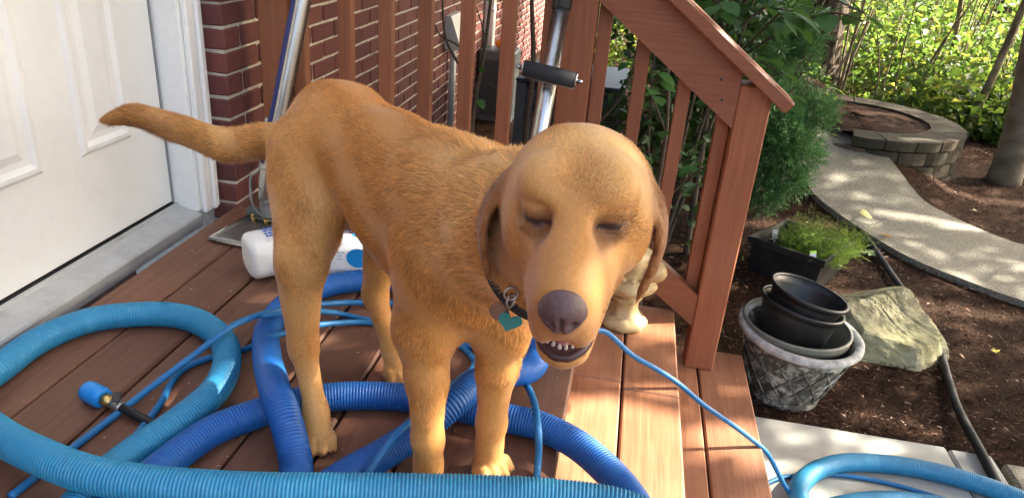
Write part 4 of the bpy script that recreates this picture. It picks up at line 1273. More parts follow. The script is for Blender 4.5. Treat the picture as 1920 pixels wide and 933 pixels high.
# undergrowth of the wood: one mass
def undergrowth():
    r = np.random.default_rng(11)
    C = []; S = []
    nclump = 310
    k = 0
    while k < nclump:
        y = 7.0 + (r.random() ** 1.25) * 15.0; x = r.uniform(.15, .62) * y + r.normal(0, .3)
        if r.random() < .15: x = r.uniform(-.5, .15 * y)
        if (y < 8.7 and .16 < x / y < .265): continue
        if math.hypot(x - 1.72, y - 5.67) < 1.0 or (y < 7.6 and x < 2.3) or math.hypot(x - 2.72, y - 5.5) < .5: continue
        z0 = float(gz(x, y)); hgt = r.uniform(.3, 1.0) * (1.0 if y < 8.6 else 1.5 if y < 12 else 2.2) * (.65 if y < 7.8 else 1); rad = r.uniform(.22, .62) * (1 if y < 12 else 1.5)
        n = int(r.uniform(90, 320) * (rad / .4) * (1 if y < 12 else .8))
        u = r.normal(0, 1, (n, 3)); u /= np.linalg.norm(u, axis=1)[:, None]
        p = np.array([x, y, z0 + hgt * .62]) + u * (r.random(n) ** .4)[:, None] * np.array([rad, rad, hgt * .55])
        C.append(p); S.append(r.uniform(.045, .115, n) * r.uniform(.8, 1.35)); k += 1
    n = 9000                                    # low ground cover and litter
    y = 6.9 + r.random(n) ** 1.4 * 14; x = r.uniform(.12, .62, n) * y
    ok = (np.hypot(x - 1.72, y - 5.67) > .95) & ~((y < 7.7) & (x < 2.4))
    x, y = x[ok], y[ok]
    C.append(np.stack([x, y, gz(x, y) + r.uniform(.01, .14, len(x))], 1)); S.append(r.uniform(.04, .10, len(x)))
    V, F = leaf_cloud(np.vstack(C), np.concatenate(S), .62, .5, r=r)
    put('woodland_undergrowth', mesh('woodland_undergrowth', V, F, M['wood_leaf']), label='sunlit yellow green undergrowth of the wood beyond the retaining wall', cat='undergrowth', kind='stuff')
undergrowth()
# bare stems in the undergrowth
def stems():
    r = np.random.default_rng(5); parts = []
    for k in range(230):
        y = 7.2 + r.random() * 7; x = r.uniform(.25, .58) * y
        if math.hypot(x - 1.72, y - 5.67) < 1.0: continue
        z0 = float(gz(x, y)) - .02; h = r.uniform(.5, 1.9); dx, dy = r.normal(0, .22, 2)
        P = catmull([(x, y, z0), (x + dx * .4 + r.normal(0, .03), y + dy * .4, z0 + h * .5), (x + dx, y + dy, z0 + h)], 4)
        rr_ = r.uniform(.005, .018); parts.append(sweep(P, np.linspace(rr_, rr_ * .4, len(P)), 5))
    v, f = join_mesh(parts)
    put('undergrowth_stems', mesh('undergrowth_stems', v, f, M['sap_bark'], True), label='tangle of thin pale stems in the undergrowth of the wood', cat='stems', kind='stuff')
stems()

# unseen shade trees right of the frame; crowns shaped to throw the dappled light
GAPS = [  # x, y, z of the lit patch, half axes, turn
    (.13, 1.36, -.185, .17, .24, .10), (.16, 1.93, -.185, .07, .05, 0), (.40, 1.70, -.37, .10, .04, .1), (1.75, 4.32, -.55, .50, .050, -.04), (1.55, 4.98, -.55, .36, .025, .12),
    (1.50, 5.70, -.55, .28, .02, .1), (1.45, 3.25, -.58, .50, .045, .05), (1.02, 4.05, -.58, .25, .04, .2), (2.35, 5.0, -.58, .6, .04, .1), 
    (-1.15, 5.5, .1, .0, .15, 0), (2.6, 3.4, -.55, .45, .07, 0)]
def shade():
    r = np.random.default_rng(17)
    n = 76000
    tx = 4.2 - 8.8 * r.random(n) ** .85; ty = r.uniform(-2.6, 7.2, n)
    h = r.uniform(2.7, 5.0, n) 
    tx[:9000] = r.uniform(-3.5, -1.5, 9000); ty[:9000] = r.uniform(-.4, 2.1, 9000)
    tx[9000:23000] = r.uniform(-3.0, -.2, 14000); ty[9000:23000] = r.uniform(1.6, 4.8, 14000)  # extra leaves packed to shade the door and the far wall
    keep = np.ones(n, bool)
    for (cx, cy, cz, rx, ry, a) in GAPS:
        tt = (cz + .5) / SUN.z
        dx, dy = tx - (cx - SUN.x * tt), ty - (cy - SUN.y * tt)
        u = (dx * math.cos(a) + dy * math.sin(a)) / (rx + .05); w = (-dx * math.sin(a) + dy * math.cos(a)) / (ry + .035)
        keep &= (u * u + w * w) > 1  # leaves left out so sun reaches the chosen patches
    nz_ = np.sin(tx * 5.1 + 1.3 * np.sin(ty * 3.7)) * np.sin(ty * 6.3 + 1.1 * np.sin(tx * 4.3 + 1)) + .4 * np.sin(tx * 11 + ty * 7)
    keep &= (nz_ < 1.0) | (r.random(n) < .7) | (tx < -.6)
    tx, ty, h = tx[keep], ty[keep], h[keep]
    s = np.array(SUN)
    C = np.stack([tx, ty, np.full(len(tx), -.5)], 1) + s[None, :] * ((h + .5) / s[2])[:, None]
    bases = [(3.6, .3), (6.0, 2.4), (6.9, 5.6)]
    own = np.argmin(np.stack([np.hypot(C[:, 0] - bx - .5, C[:, 1] - by) for bx, by in bases]), 0)
    labs = ['broad tree right of the frame whose crown shades the deck', 'tall tree right of the frame whose crown shades the mulch bed', 'tree right of the frame whose crown shades the walk']
    for i, (bx, by) in enumerate(bases):
        cc = C[own == i]
        if not len(cc): continue
        t = tree('shade_tree', labs[i], [(bx, by, g(bx, by)), (bx, by, .8), (bx + .15, by, 1.9), (bx + .2, by + .1, 3.0)], [.16, .15, .13, .10], M['grey_bark'], tuple(cc.mean(0)), (1.8, 1.8, 1.2), 0, .1, seed=70 + i)
        V, F = leaf_cloud(cc - np.array(t.location), r.uniform(.09, .15, len(cc)), .62, .6, r=r)
        put('crown', mesh('crown', V, F, M['canopy_leaf']), t, kind='stuff')
shade()

# --- evergreen shrub
def evergreen():
    r = np.random.default_rng(9)
    t = thing('evergreen_shrub', 'dense dark green feathery evergreen shrub behind the stair post', 'shrub', (.66, 4.2, g(.66, 4.2)))
    o = np.array(t.location)
    lobes = []
    for k in range(58):
        a = r.uniform(0, 6.28); zz = r.uniform(-.30, .58); w = .37 * math.sqrt(max(.08, 1 - ((zz - .10) / .58) ** 2))
        rr_ = w * r.uniform(.45, 1.05)
        w2_s = .10 * max(0, zz - .1)
        rr_ *= 1 - .45 * max(0, zz - .15)
        lobes.append((.60 - w2_s * 1.6 + rr_ * math.cos(a), 4.2 + rr_ * math.sin(a), zz, r.uniform(.09, .17)))
    lobes += [(.95, 4.0, -.16, .10), (.90, 3.92, -.28, .09), (1.0, 4.1, .05, .10), (.78, 3.86, -.36, .09), (.84, 3.9, -.1, .12)]
    A = []; D = []
    for (x, y, z_, rad) in lobes:
        n = 340
        u = r.normal(0, 1, (n, 3)); u /= np.linalg.norm(u, axis=1)[:, None]
        c = np.array([x, y, z_])
        out = c + u * rad * (r.uniform(.35, 1.0, n))[:, None]
        dirv = u * .8 + np.array([0, 0, .35]) + r.normal(0, .25, (n, 3)); dirv /= np.linalg.norm(dirv, axis=1)[:, None]
        A.append(out); D.append(dirv)
    A = np.vstack(A); D = np.vstack(D); n = len(A)
    K = 7; V = []; 
    for k in range(K):
        sgn = 1 if k % 2 else -1
        rt = A + D * (.075 * k / K)
        side = np.cross(D, r.normal(0, 1, (n, 3))); side /= np.linalg.norm(side, axis=1)[:, None] + 1e-9
        nd = D * .75 + side * .8; nd /= np.linalg.norm(nd, axis=1)[:, None]
        w = np.cross(nd, r.normal(0, 1, (n, 3))); w /= np.linalg.norm(w, axis=1)[:, None] + 1e-9
        L = r.uniform(.020, .036, n)[:, None]
        V.append(np.stack([rt - w * .0030, rt + w * .0030, rt + nd * L], 1))
    V = np.concatenate(V).reshape(-1, 3) - o
    F = np.arange(len(V)).reshape(-1, 3)
    put('foliage', mesh('foliage', V, F, M['yew']), t, kind='stuff')
    for k in range(7):
        a = r.uniform(0, 6.28)
        P = catmull([(0, 0, 0), (.10 * math.cos(a), .10 * math.sin(a), .35), (.28 * math.cos(a), .28 * math.sin(a), .95)], 5)
        tube('stem', P, np.linspace(.016, .004, len(P)), M['bark_twig'], t, 7)
evergreen()

# --- broad leaf shapes
def broad_leaf_mesh(name, mat, L=1.0, W=.62):
    v = []; f = []
    ts = [0, .12, .3, .5, .7, .88, 1.0]; ws = [.04, .55, .92, 1.0, .78, .38, .0]
    for t_, w in zip(ts, ws):
        x = t_ * L; y = w * W / 2; dz = -.22 * L * t_ * t_
        v += [(x, -y, dz + .16 * y), (x, 0, dz), (x, y, dz + .16 * y)]
    for i in range(len(ts) - 1):
        for k in range(2):
            a = i * 3 + k; f.append((a, a + 3, a + 4, a + 1))
    return mesh(name, v, f, mat, True)
BLEAF = [broad_leaf_mesh('leaf', M['broad_leaf'], 1, w) for w in (.56, .66, .74)]
def add_leaf(parent, loc, size, az, pitch, roll=0, me=None):
    o = put('leaf', me or random.choice(BLEAF), parent, loc=loc, rot=(roll, pitch, az)); o.scale = (size,) * 3
    return o
# shrub right behind the stair rail
def shrub(name, label, base, branches, mat, seed, leafset=None):
    r = random.Random(seed)
    t = thing(name, label, 'shrub', base)
    b = Vector(base)
    for (P, rad, leaves) in branches:
        Q = catmull([Vector(p) - b for p in P], 8)
        tube('branch', Q, np.linspace(rad, rad * .35, len(Q)), mat, t, 8)
        for (u, side, sz) in leaves:
            i = min(len(Q) - 1, int(u * (len(Q) - 1))); p = Q[i]
            az = side + r.uniform(-.4, .4)
            d = Vector((math.cos(az), math.sin(az), r.uniform(-.1, .3)))
            e = Vector(p) + d * .03
            tube('leaf_stalk', [tuple(p), tuple(e)], [.0022, .0014], mat, t, 5)
            add_leaf(t, tuple(e), sz, az, r.uniform(-.2, .5), r.uniform(-.5, .5), None)
    return t
def auto_leaves(n, u0, sz, seed):
    r = random.Random(seed)
    return [(u0 + (1 - u0) * (k + 1) / n, r.uniform(0, 6.28), sz * r.uniform(.75, 1.25)) for k in range(n)]
zb = g(.17, 2.75)
shrub('broadleaf_shrub', 'young broad leaved shrub with pale stem behind the stair balusters', (.17, 2.75, zb), [
    ([(.17, 2.75, zb), (.165, 2.75, -.1), (.16, 2.76, .25), (.10, 2.78, .60), (.05, 2.8, .95)], .011, auto_leaves(9, .35, .075, 1)),
    ([(.165, 2.75, -.15), (.23, 2.73, -.02), (.30, 2.70, .08), (.33, 2.69, .10)], .006, [(.55, 2.0, .07), (.75, -.7, .075), (.9, -2.2, .08), (1, 0, .08), (.95, -1.2, .075), (1, 1.4, .06)]),
    ([(.165, 2.75, -.02), (.10, 2.72, .08), (.02, 2.7, .10)], .006, auto_leaves(5, .3, .065, 4)),
    ([(.16, 2.76, .2), (.10, 2.72, .32), (.07, 2.70, .42)], .005, auto_leaves(5, .3, .07, 5)),
], M['bark_twig'], 31)
zb = g(.72, 3.3)
shrub('magnolia_shrub', 'broad leaved shrub with large green leaves hanging over the evergreen', (.40, 3.45, g(.40, 3.45)), [
    ([(.40, 3.45, g(.40, 3.45)), (.38, 3.44, 0), (.36, 3.42, .45), (.40, 3.35, .80), (.45, 3.2, 1.0)], .016, auto_leaves(8, .5, .10, 7)),
    ([(.37, 3.43, .40), (.50, 3.28, .62), (.66, 3.10, .70), (.82, 3.0, .66)], .008, auto_leaves(12, .2, .115, 8)),
    ([(.36, 3.42, .35), (.48, 3.26, .42), (.58, 3.10, .40), (.64, 3.02, .34)], .006, auto_leaves(10, .25, .085, 9)),
    ([(.37, 3.43, .42), (.30, 3.25, .60), (.28, 3.1, .66), (.30, 2.95, .64)], .007, auto_leaves(10, .25, .10, 10)),
    ([(.37, 3.43, .5), (.52, 3.3, .78), (.62, 3.15, .84), (.75, 3.0, .82)], .007, auto_leaves(10, .3, .12, 12)),
    ([(.38, 3.44, .3), (.55, 3.1, .55), (.66, 2.85, .66), (.74, 2.7, .66)], .006, auto_leaves(9, .35, .10, 14)),
    ([(.38, 3.44, .3), (.46, 3.0, .55), (.48, 2.75, .66), (.46, 2.6, .68)], .006, auto_leaves(9, .35, .10, 15)),
    ([(.38, 3.44, .2), (.50, 3.15, .32), (.56, 2.95, .36), (.60, 2.85, .33)], .005, auto_leaves(7, .35, .08, 16)),
], M['bark_twig'], 32)
# twiggy shrub behind the balusters
bb = (-.66, 3.15, g(-.66, 3.15))
shrub('twiggy_shrub', 'bare twiggy shrub with a few leaves seen through the balusters', bb, [
    ([bb, (-.665, 3.15, -.05), (-.655, 3.15, .15), (-.625, 3.14, .35), (-.60, 3.13, .70)], .016, [(.62, .2, .07), (.66, 2.9, .065), (.7, -1.5, .05), (.5, -.9, .06)]),
    ([(-.665, 3.15, -.1), (-.70, 3.12, .08), (-.70, 3.1, .25), (-.78, 3.08, .40), (-.80, 3.06, .62)], .011, [(.4, -1, .05)]),
    ([(-.655, 3.15, .15), (-.72, 3.13, .35), (-.82, 3.1, .42), (-.88, 3.1, .60)], .006, []),
    ([(-.645, 3.15, .22), (-.62, 3.1, .42), (-.70, 3.1, .62)], .006, [(.9, 0, .05)]),
    ([(-.75, 3.12, -.45), (-.60, 3.1, -.12), (-.52, 3.08, .02)], .010, [(.5, .3, .075), (.9, -.5, .06)]),
], M['bark_twig'], 33)
b2 = (-.44, 3.25, g(-.44, 3.25))
shrub('twiggy_shrub', 'taller twiggy shrub with dark stems seen left of the newel post', b2, [
    ([b2, (-.43, 3.25, 0), (-.42, 3.22, .3), (-.45, 3.2, .62), (-.44, 3.18, .85)], .017, [(.35, 0, .07), (.2, 2.2, .08)]),
    ([(-.425, 3.23, .22), (-.34, 3.2, .42), (-.36, 3.2, .7)], .009, []),
    ([(-.43, 3.25, .05), (-.30, 3.22, .20), (-.16, 3.2, .42), (-.08, 3.2, .62)], .010, auto_leaves(5, .5, .06, 21)),
    ([(-.43, 3.25, -.1), (-.2, 3.22, .0), (-.02, 3.2, .22), (.02, 3.2, .5)], .008, auto_leaves(6, .5, .065, 22)),
], M['bark_twig'], 34)

def added_crown(parent, n, lo_, hi_, seed):  # unseen leaves added above the twiggy shrubs to shade the far wall
    r = np.random.default_rng(seed); o = np.array(parent.location)
    C = r.uniform(lo_, hi_, (n, 3)); c = (np.array(lo_) + hi_) / 2
    e = (((C - c) / ((np.array(hi_) - lo_) / 2)) ** 2).sum(1); C = C[e < 1]
    V, F = leaf_cloud(C - o, r.uniform(.06, .10, len(C)), .6, r=r)
    put('crown', mesh('crown', V, F, M['broad_leaf']), parent, kind='stuff')
added_crown(bpy.data.objects['twiggy_shrub'], 12000, (-1.5, 2.15, .80), (.05, 5.8, 2.3), 61)
added_crown(bpy.data.objects['twiggy_shrub.001'], 5000, (-.9, 2.9, .85), (.7, 6.6, 2.8), 62)

def dense_shrub():
    r = np.random.default_rng(88)
    base = (.22, 3.40, g(.22, 3.40))
    t = thing('dense_shrub', 'dense dark leafy shrub in the shade behind the stair balusters', 'shrub', base)
    o = np.array(base); C = []
    for k in range(46):
        c = np.array([r.uniform(-.02, .50), r.uniform(3.15, 3.75), r.uniform(-.40, .85)])
        n = int(r.uniform(28, 60)); C.append(c + r.normal(0, .075, (n, 3)))
    C = np.vstack(C)
    V, F = leaf_cloud(C - o, r.uniform(.035, .075, len(C)), .6, r=r)
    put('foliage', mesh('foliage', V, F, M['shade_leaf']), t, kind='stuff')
    for k in range(9):
        a = r.uniform(-.2, .28), r.uniform(-.2, .3)
        P = catmull([(a[0] * .2, a[1] * .2, 0), (a[0] * .6, a[1] * .6, .6), (a[0], a[1], 1.35)], 6)
        tube('stem', P, np.linspace(.013, .004, len(P)), M['bark_twig'], t, 7)
M['shade_leaf'] = leafmat('shade_leaf', (.022, .062, .014), (.045, .10, .022), .25, .5)  # darker green than the other broad leaves
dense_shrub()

# lime sprig left of the retaining wall
zb = g(1.62, 6.35)
t = shrub('lime_seedling', 'small lime green seedling beside the walk at the retaining wall', (1.44, 5.62, -.31), [
    ([(1.44, 5.62, -.31), (1.44, 5.61, -.20), (1.44, 5.60, -.10)], .004, [])], M['bark_twig'], 35)
LM = broad_leaf_mesh('leaf', M['lime_leaf'], 1, .7)
for az, s_, zz in ((0.2, .10, .24), (2.6, .09, .24), (-1.3, .10, .20), (1.5, .08, .2), (-2.5, .08, .17)):
    add_leaf(t, (0, -.02, zz), s_, az, .15, 0, LM)

# --- feathery plant in the planter
def feathery():
    r = np.random.default_rng(21)
    t = thing('feathery_plant', 'bright green feathery plant growing in the black planter', 'plant', (plc[0] + .06, plc[1] - .005, -.44))
    n = 560
    ax = np.array([.31, -.20]) / 1.0
    u = r.uniform(-.35, .46, n); w = r.uniform(-.42, .42, n)
    e2 = np.array([.20, .29])
    base = np.stack([u * .31 + w * .19, -u * .19 + w * .27, np.full(n, -.01)], 1)
    V = []; F = []
    h = r.uniform(.05, .17, n); dx = r.normal(0, .04, n); dy = r.normal(0, .04, n)
    k = 0; nodes = 4
    rows = []
    for s in range(nodes + 1):
        q = s / nodes
        rows.append(base + np.stack([dx * q * q * 1.5, dy * q * q * 1.5, h * q - .02 * q * q], 1))
    tri = []
    for s in range(nodes):
        a, b = rows[s], rows[s + 1]
        side = np.cross(b - a, r.normal(0, 1, (n, 3))); side /= np.linalg.norm(side, axis=1)[:, None] + 1e-9
        tri.append(np.stack([a - side * .0011, a + side * .0011, b], 1))
        for q in range(5):                     # thread-like leaflets
            d = r.normal(0, 1, (n, 3)); d[:, 2] = np.abs(d[:, 2]) * .6; d /= np.linalg.norm(d, axis=1)[:, None]
            sd = np.cross(d, r.normal(0, 1, (n, 3))); sd /= np.linalg.norm(sd, axis=1)[:, None]
            p0 = a + (b - a) * r.random((n, 1))
            tri.append(np.stack([p0 - sd * .0009, p0 + sd * .0009, p0 + d * r.uniform(.012, .034, (n, 1))], 1))
    V = np.concatenate(tri).reshape(-1, 3); F = np.arange(len(V)).reshape(-1, 3)
    put('foliage', mesh('foliage', V, F, M['feather']), t, kind='stuff')
feathery()
# dry leggy stem with one yellow leaf
zb = -.455
t = shrub('leggy_plant', 'dry leggy stem with one yellowing leaf at the back of the planter', (1.06, 3.44, zb), [
    ([(1.06, 3.44, zb), (1.09, 3.46, -.36), (1.14, 3.49, -.31), (1.19, 3.52, -.27)], .003, []),
    ([(1.09, 3.46, -.36), (1.07, 3.49, -.30), (1.10, 3.52, -.25)], .002, []),
    ([(1.14, 3.49, -.31), (1.22, 3.46, -.31), (1.27, 3.44, -.26)], .0018, []),
], M['bark_twig'], 36)
YM = broad_leaf_mesh('leaf', plain('yellow_leaf', (.38, .36, .06), .5, var=.2), 1, .8)
add_leaf(t, (1.17 - 1.06, 3.50 - 3.44, -.275 - zb), .075, .3, .1, .4, YM)
add_leaf(t, (1.10 - 1.06, 3.47 - 3.44, -.35 - zb), .045, -1.2, .3, .2, YM)


# ------------------------------------------------------------------ the dog
def build_dog():
    r = np.random.default_rng(77)
    f2 = np.array([.80, -.60, 0.]); l2 = np.array([.60, .80, 0.]); up = np.array([0, 0, 1.])
    h = .0044
    lo = np.array([-1.06, .40, -.012]); hi = np.array([.14, 1.48, .80])
    dim = np.ceil((hi - lo) / h).astype(int)
    gx, gy, gzz = [np.arange(d, dtype=np.float32) * h + o for d, o in zip(dim, lo)]
    FLD = np.full(tuple(dim), .06, np.float32)
    prims = []                                     # (point, flow, pigment, hair length) samples for colouring and hair
    def sub(mn, mx, pad):
        a = np.maximum(((mn - pad - lo) / h).astype(int), 0); b = np.minimum(((mx + pad - lo) / h).astype(int) + 2, dim)
        return tuple(slice(i, j) for i, j in zip(a, b))
    def pts(sl):
        return np.meshgrid(gx[sl[0]], gy[sl[1]], gzz[sl[2]], indexing='ij')
    def apply(sl, d, k, op):
        cur = FLD[sl]
        if op == 'add': FLD[sl] = smin_np(cur, d.astype(np.float32), k)
        else: FLD[sl] = -smin_np(-cur, d.astype(np.float32), k)     # carve
    def cone(a, b, r1, r2, k=.03, op='add', flow=None, pig=(0, 0), hair=1.0):
        a = np.array(a, float); b = np.array(b, float)
        rm = max(r1, r2); sl = sub(np.minimum(a, b) - rm, np.maximum(a, b) + rm, .06 + k)
        X, Y, Z = pts(sl)
        ab = b - a; L2 = ab @ ab
        t = np.clip(((X - a[0]) * ab[0] + (Y - a[1]) * ab[1] + (Z - a[2]) * ab[2]) / L2, 0, 1)
        d = np.sqrt((X - a[0] - t * ab[0]) ** 2 + (Y - a[1] - t * ab[1]) ** 2 + (Z - a[2] - t * ab[2]) ** 2) - (r1 + (r2 - r1) * t)
        apply(sl, d, k, op)
        if op == 'add':
            fl = ab / math.sqrt(L2) if flow is None else np.array(flow, float)
            for s in (0, .33, .66, 1): prims.append((a + ab * s, r1 + (r2 - r1) * s, fl, pig, hair))
    def ell(c, R, ax, k=.03, op='add', flow=None, pig=(0, 0), hair=1.0, rad=None):
        """ax: 3 unit vectors"""
        c = np.array(c, float); R = np.array(R, float); A = np.array(ax, float)
        ext = np.sqrt(((A * R[:, None]) ** 2).sum(0))
        sl = sub(c - ext, c + ext, .05 + k)
        X, Y, Z = pts(sl)
        q = [((X - c[0]) * A[i, 0] + (Y - c[1]) * A[i, 1] + (Z - c[2]) * A[i, 2]) for i in range(3)]
        k0 = np.sqrt(sum((q[i] / R[i]) ** 2 for i in range(3))); k1 = np.sqrt(sum((q[i] / R[i] ** 2) ** 2 for i in range(3)))
        d = k0 * (k0 - 1) / (k1 + 1e-9)
        apply(sl, d, k, op)
        if op == 'add': prims.append((c, float(np.min(R)) if rad is None else rad, -A[0] if flow is None else np.array(flow, float), pig, hair))
    BA = [f2, l2, up]
    def W(f, l, z, o=(-.365, 1.15)): 
        return np.array([o[0] + f * f2[0] + l * l2[0], o[1] + f * f2[1] + l * l2[1], z])
    bk = -f2 + np.array([0, 0, -.15])
    # trunk: W(f,l,z) with origin mid-back
    ell(W(.105, 0, .428), (.165, .100, .135), BA, .03, flow=bk)                   # ribcage
    ell(W(.02, 0, .464), (.15, .104, .110), BA, .05, flow=bk)
    ell(W(-.085, 0, .500), (.14, .090, .076), BA, .05, flow=bk)                  # loin
    ell(W(-.185, 0, .488), (.105, .092, .104), BA, .05, flow=bk)                  # pelvis
    cone(W(-.20, 0, .50), W(-.285, 0, .455), .082, .050, .05, flow=bk + np.array([0, 0, -.6]))
    ell(W(.17, 0, .490), (.10, .060, .072), BA, .05, flow=bk)                      # withers
    ell(W(.225, 0, .395), (.075, .080, .10), BA, .05, flow=(f2 * -.1 + np.array([0, 0, -1])), hair=1.3)   # breast
    # hind legs
    def hind(hip, knee, hock, ankle, paw, toe, side):
        dn = np.array([0, 0, -1.])
        ell(np.array(hip) * .6 + np.array(knee) * .4, (.130, .048, .060), [dn * .96 + f2 * .28, l2, f2 * .96 - dn * .28], .04, flow=dn - f2 * .3, pig=(.55, 0))
        cone(hip, knee, .074, .043, .04, flow=dn - f2 * .2, pig=(.4, 0))
        cone(knee, hock, .0415, .0225, .025, flow=dn, pig=(.35, 0), hair=.8)
        cone(np.array(knee) + np.array([0, 0, -.03]) - f2 * .03, np.array(hock) + np.array([0, 0, .02]) - f2 * .004, .033, .016, .025, flow=dn, pig=(.4, 0), hair=.9)
        cone(hock, ankle, .0225, .0195, .02, flow=dn, pig=(.3, 0), hair=.6)
        cone(np.array(hock) - f2 * .010 + np.array([0, 0, .012]), np.array(hock), .016, .02, .015, flow=dn, hair=.6)
        cone(ankle, paw, .0205, .024, .02, flow=dn, pig=(.3, 0), hair=.5)
        foot(paw, toe)
    def foot(paw, toe, wd=1.0):
        d = np.array(toe, float) - np.array(paw, float); d[2] = 0; d /= np.linalg.norm(d); s = np.array([-d[1], d[0], 0])
        for i, o in enumerate((-.0235, -.0080, .0080, .0235)):
            ln = .034 if i in (1, 2) else .026
            base = np.array([paw[0], paw[1], .020]) + s * o * wd
            tip = base + d * ln + s * o * .15 + np.array([0, 0, -.006])
            cone(base, base + d * ln * .55 + np.array([0, 0, .007]), .0110, .0106, .002, flow=d, pig=(.45, 0), hair=.22)
            cone(base + d * ln * .55 + np.array([0, 0, .007]), tip, .0106, .0090, .002, flow=d, pig=(.45, 0), hair=.2)
            claws.append((tip + d * .006 + np.array([0, 0, .001]), d))
        ell(np.array([paw[0], paw[1], .018]) - d * .004, (.026, .025, .017), [d, s, up], .01, flow=d, pig=(.35, 0), hair=.4)
    claws = []
    RHp = np.array([-.462, .995, 0.]); LHp = np.array([-.392, 1.232, 0.])
    tR = np.array([.35, -.94, 0.]); tL = np.array([.75, -.66, 0.])
    hind(W(-.195, -.058, .458), (-.520, 1.088, .325), (-.512, 1.060, .160), RHp + np.array([-.012, .022, .055]), RHp + np.array([0, 0, .028]), RHp + tR, -1)
    hind(W(-.185, .062, .455), (-.430, 1.295, .310), (-.462, 1.300, .150), LHp + np.array([-.015, .02, .055]), LHp + np.array([0, 0, .028]), LHp + tL, 1)
    # front legs
    def front(scap, sho, elb, wri, past, paw, toe):
        dn = np.array([0, 0, -1.])
        cone(scap, sho, .050, .058, .045, flow=dn - f2 * .3)
        cone(sho, elb, .060, .048, .045, flow=dn, pig=(.05, 0))
        cone(elb, np.array(elb) * .55 + np.array(wri) * .45, .045, .0325, .035, flow=dn, pig=(.1, 0))
        cone(np.array(elb) * .55 + np.array(wri) * .45, wri, .0325, .0245, .02, flow=dn, pig=(.1, 0), hair=.8)
        cone(wri, past, .0255, .0225, .015, flow=dn, pig=(.2, 0), hair=.6)
        cone(past, paw, .0225, .025, .015, flow=dn, pig=(.25, 0), hair=.5)
        foot(paw, toe, 1.1)
    RFp = np.array([-.236, .922, 0.]); LFp = np.array([-.150, 1.000, 0.])
    front(W(.16, -.060, .50), W(.205, -.072, .405), (-.262, .972, .300), (-.243, .936, .105), (-.240, .932, .060), RFp + np.array([0, 0, .026]), RFp + np.array([.45, -.89, 0]))
    front(W(.16, .060, .50), W(.215, .066, .400), (-.150, 1.028, .295), (-.152, 1.014, .100), (-.152, 1.010, .058), LFp + np.array([0, 0, .026]), LFp + np.array([.80, -.55, 0]))
    # tail
    T = catmull([W(-.275, 0, .475), (-.680, 1.305, .458), (-.757, 1.33, .432), (-.820, 1.335, .432), (-.890, 1.325, .453), (-.955, 1.305, .474), (-1.018, 1.285, .468)], 5)
    TR = np.interp(np.linspace(0, 1, len(T)), [0, .12, .35, .6, .85, 1], [.040, .031, .029, .026, .019, .006])
    for i in range(len(T) - 1):
        cone(T[i], T[i + 1], TR[i], TR[i + 1], .012, pig=(.45, .0 if i < 18 else .45), hair=1.5)
    # head frame
    S = np.array([-.0343, .6900, .6530]); Nn = np.array([-.0280, .5340, .6170])
    hf = (Nn - S); hf[2] += -.010; hf /= np.linalg.norm(hf)
    cr = np.array(CR); hl = cr - hf * (cr @ hf); hl /= np.linalg.norm(hl)
    a_ = .03; 
    hu = np.cross(hf, hl)
    HA = [hf, hl, hu]
    def Hd(f, l, u): return S + hf * f + hl * l + hu * u
    # neck
    N0 = W(.145, 0, .475); N1 = np.array([-.125, .885, .527]); N2 = np.array([-.062, .775, .572])
    nfl = -f2 * .6 + np.array([-.2, .4, -.55])
    cone(N0, N1, .090, .084, .06, flow=nfl, pig=(.55, 0), hair=1.6)
    cone(N1, N2, .083, .072, .05, flow=nfl, pig=(.85, 0), hair=1.7)
    cone(N2, Hd(-.02, 0, -.035), .070, .060, .04, flow=-hf, pig=(.6, 0), hair=1.1)
    cone(W(.23, 0, .42), Hd(-.035, 0, -.095), .082, .046, .06, flow=np.array([-.2, .3, -.9]), pig=(.2, 0), hair=1.5)
    # skull and face
    ell(Hd(-.004, 0, .001), (.078, .0670, .0570), HA, .03, flow=-hf, pig=(.95, 0), hair=.55)
    ell(Hd(-.040, 0, -.018), (.055, .067, .050), HA, .03, flow=-hf, pig=(.65, 0), hair=.7)
    for s in (-1, 1):
        ell(Hd(.036, s * .030, .036), (.030, .026, .022), HA, .022, flow=-hf + hl * s * .4, pig=(.65, 0), hair=.4)       # brow
        ell(Hd(.012, s * .048, -.032), (.048, .023, .040), HA, .028, flow=-hf + np.array([0, 0, -.2]), pig=(.15, .05), hair=.6)   # cheek
        ell(Hd(.112, s * .0175, -.046), (.044, .0165, .028), HA, .018, flow=-hf + hu * -.6, pig=(.1, .05), hair=.3)         # flew
        ell(Hd(.066, s * .0245, -.042), (.045, .0185, .032), HA, .02, flow=-hf, pig=(.25, 0), hair=.35)
    cone(Hd(.040, 0, -.006), Hd(.140, 0, -.018), .037, .027, .022, flow=-hf, pig=(.1, .05), hair=.3)                       # muzzle
    cone(Hd(.045, 0, .008), Hd(.146, 0, -.002), .026, .0215, .018, flow=-hf, pig=(.12, .08), hair=.25)                       # bridge
    cone(Hd(-.01, 0, -.072), Hd(.055, 0, -.097), .036, .026, .025, flow=-hf + hu * -.3, pig=(.2, 0), hair=.6)             # jaw
    cone(Hd(.055, 0, -.097), Hd(.108, 0, -.1155), .025, .017, .015, flow=-hf, pig=(.25, .15), hair=.3)
    for s in (-1, 1):
        cone(Hd(.02, s * .030, -.084), Hd(.104, s * .014, -.1135), .020, .013, .014, flow=-hf, pig=(.2, .15), hair=.3)
    # carve mouth and eyes
    ell(Hd(.114, 0, -.084), (.062, .027, .0195), [hf*.97-hu*.22, hl, hu*.97+hf*.22], .006, op='cut')
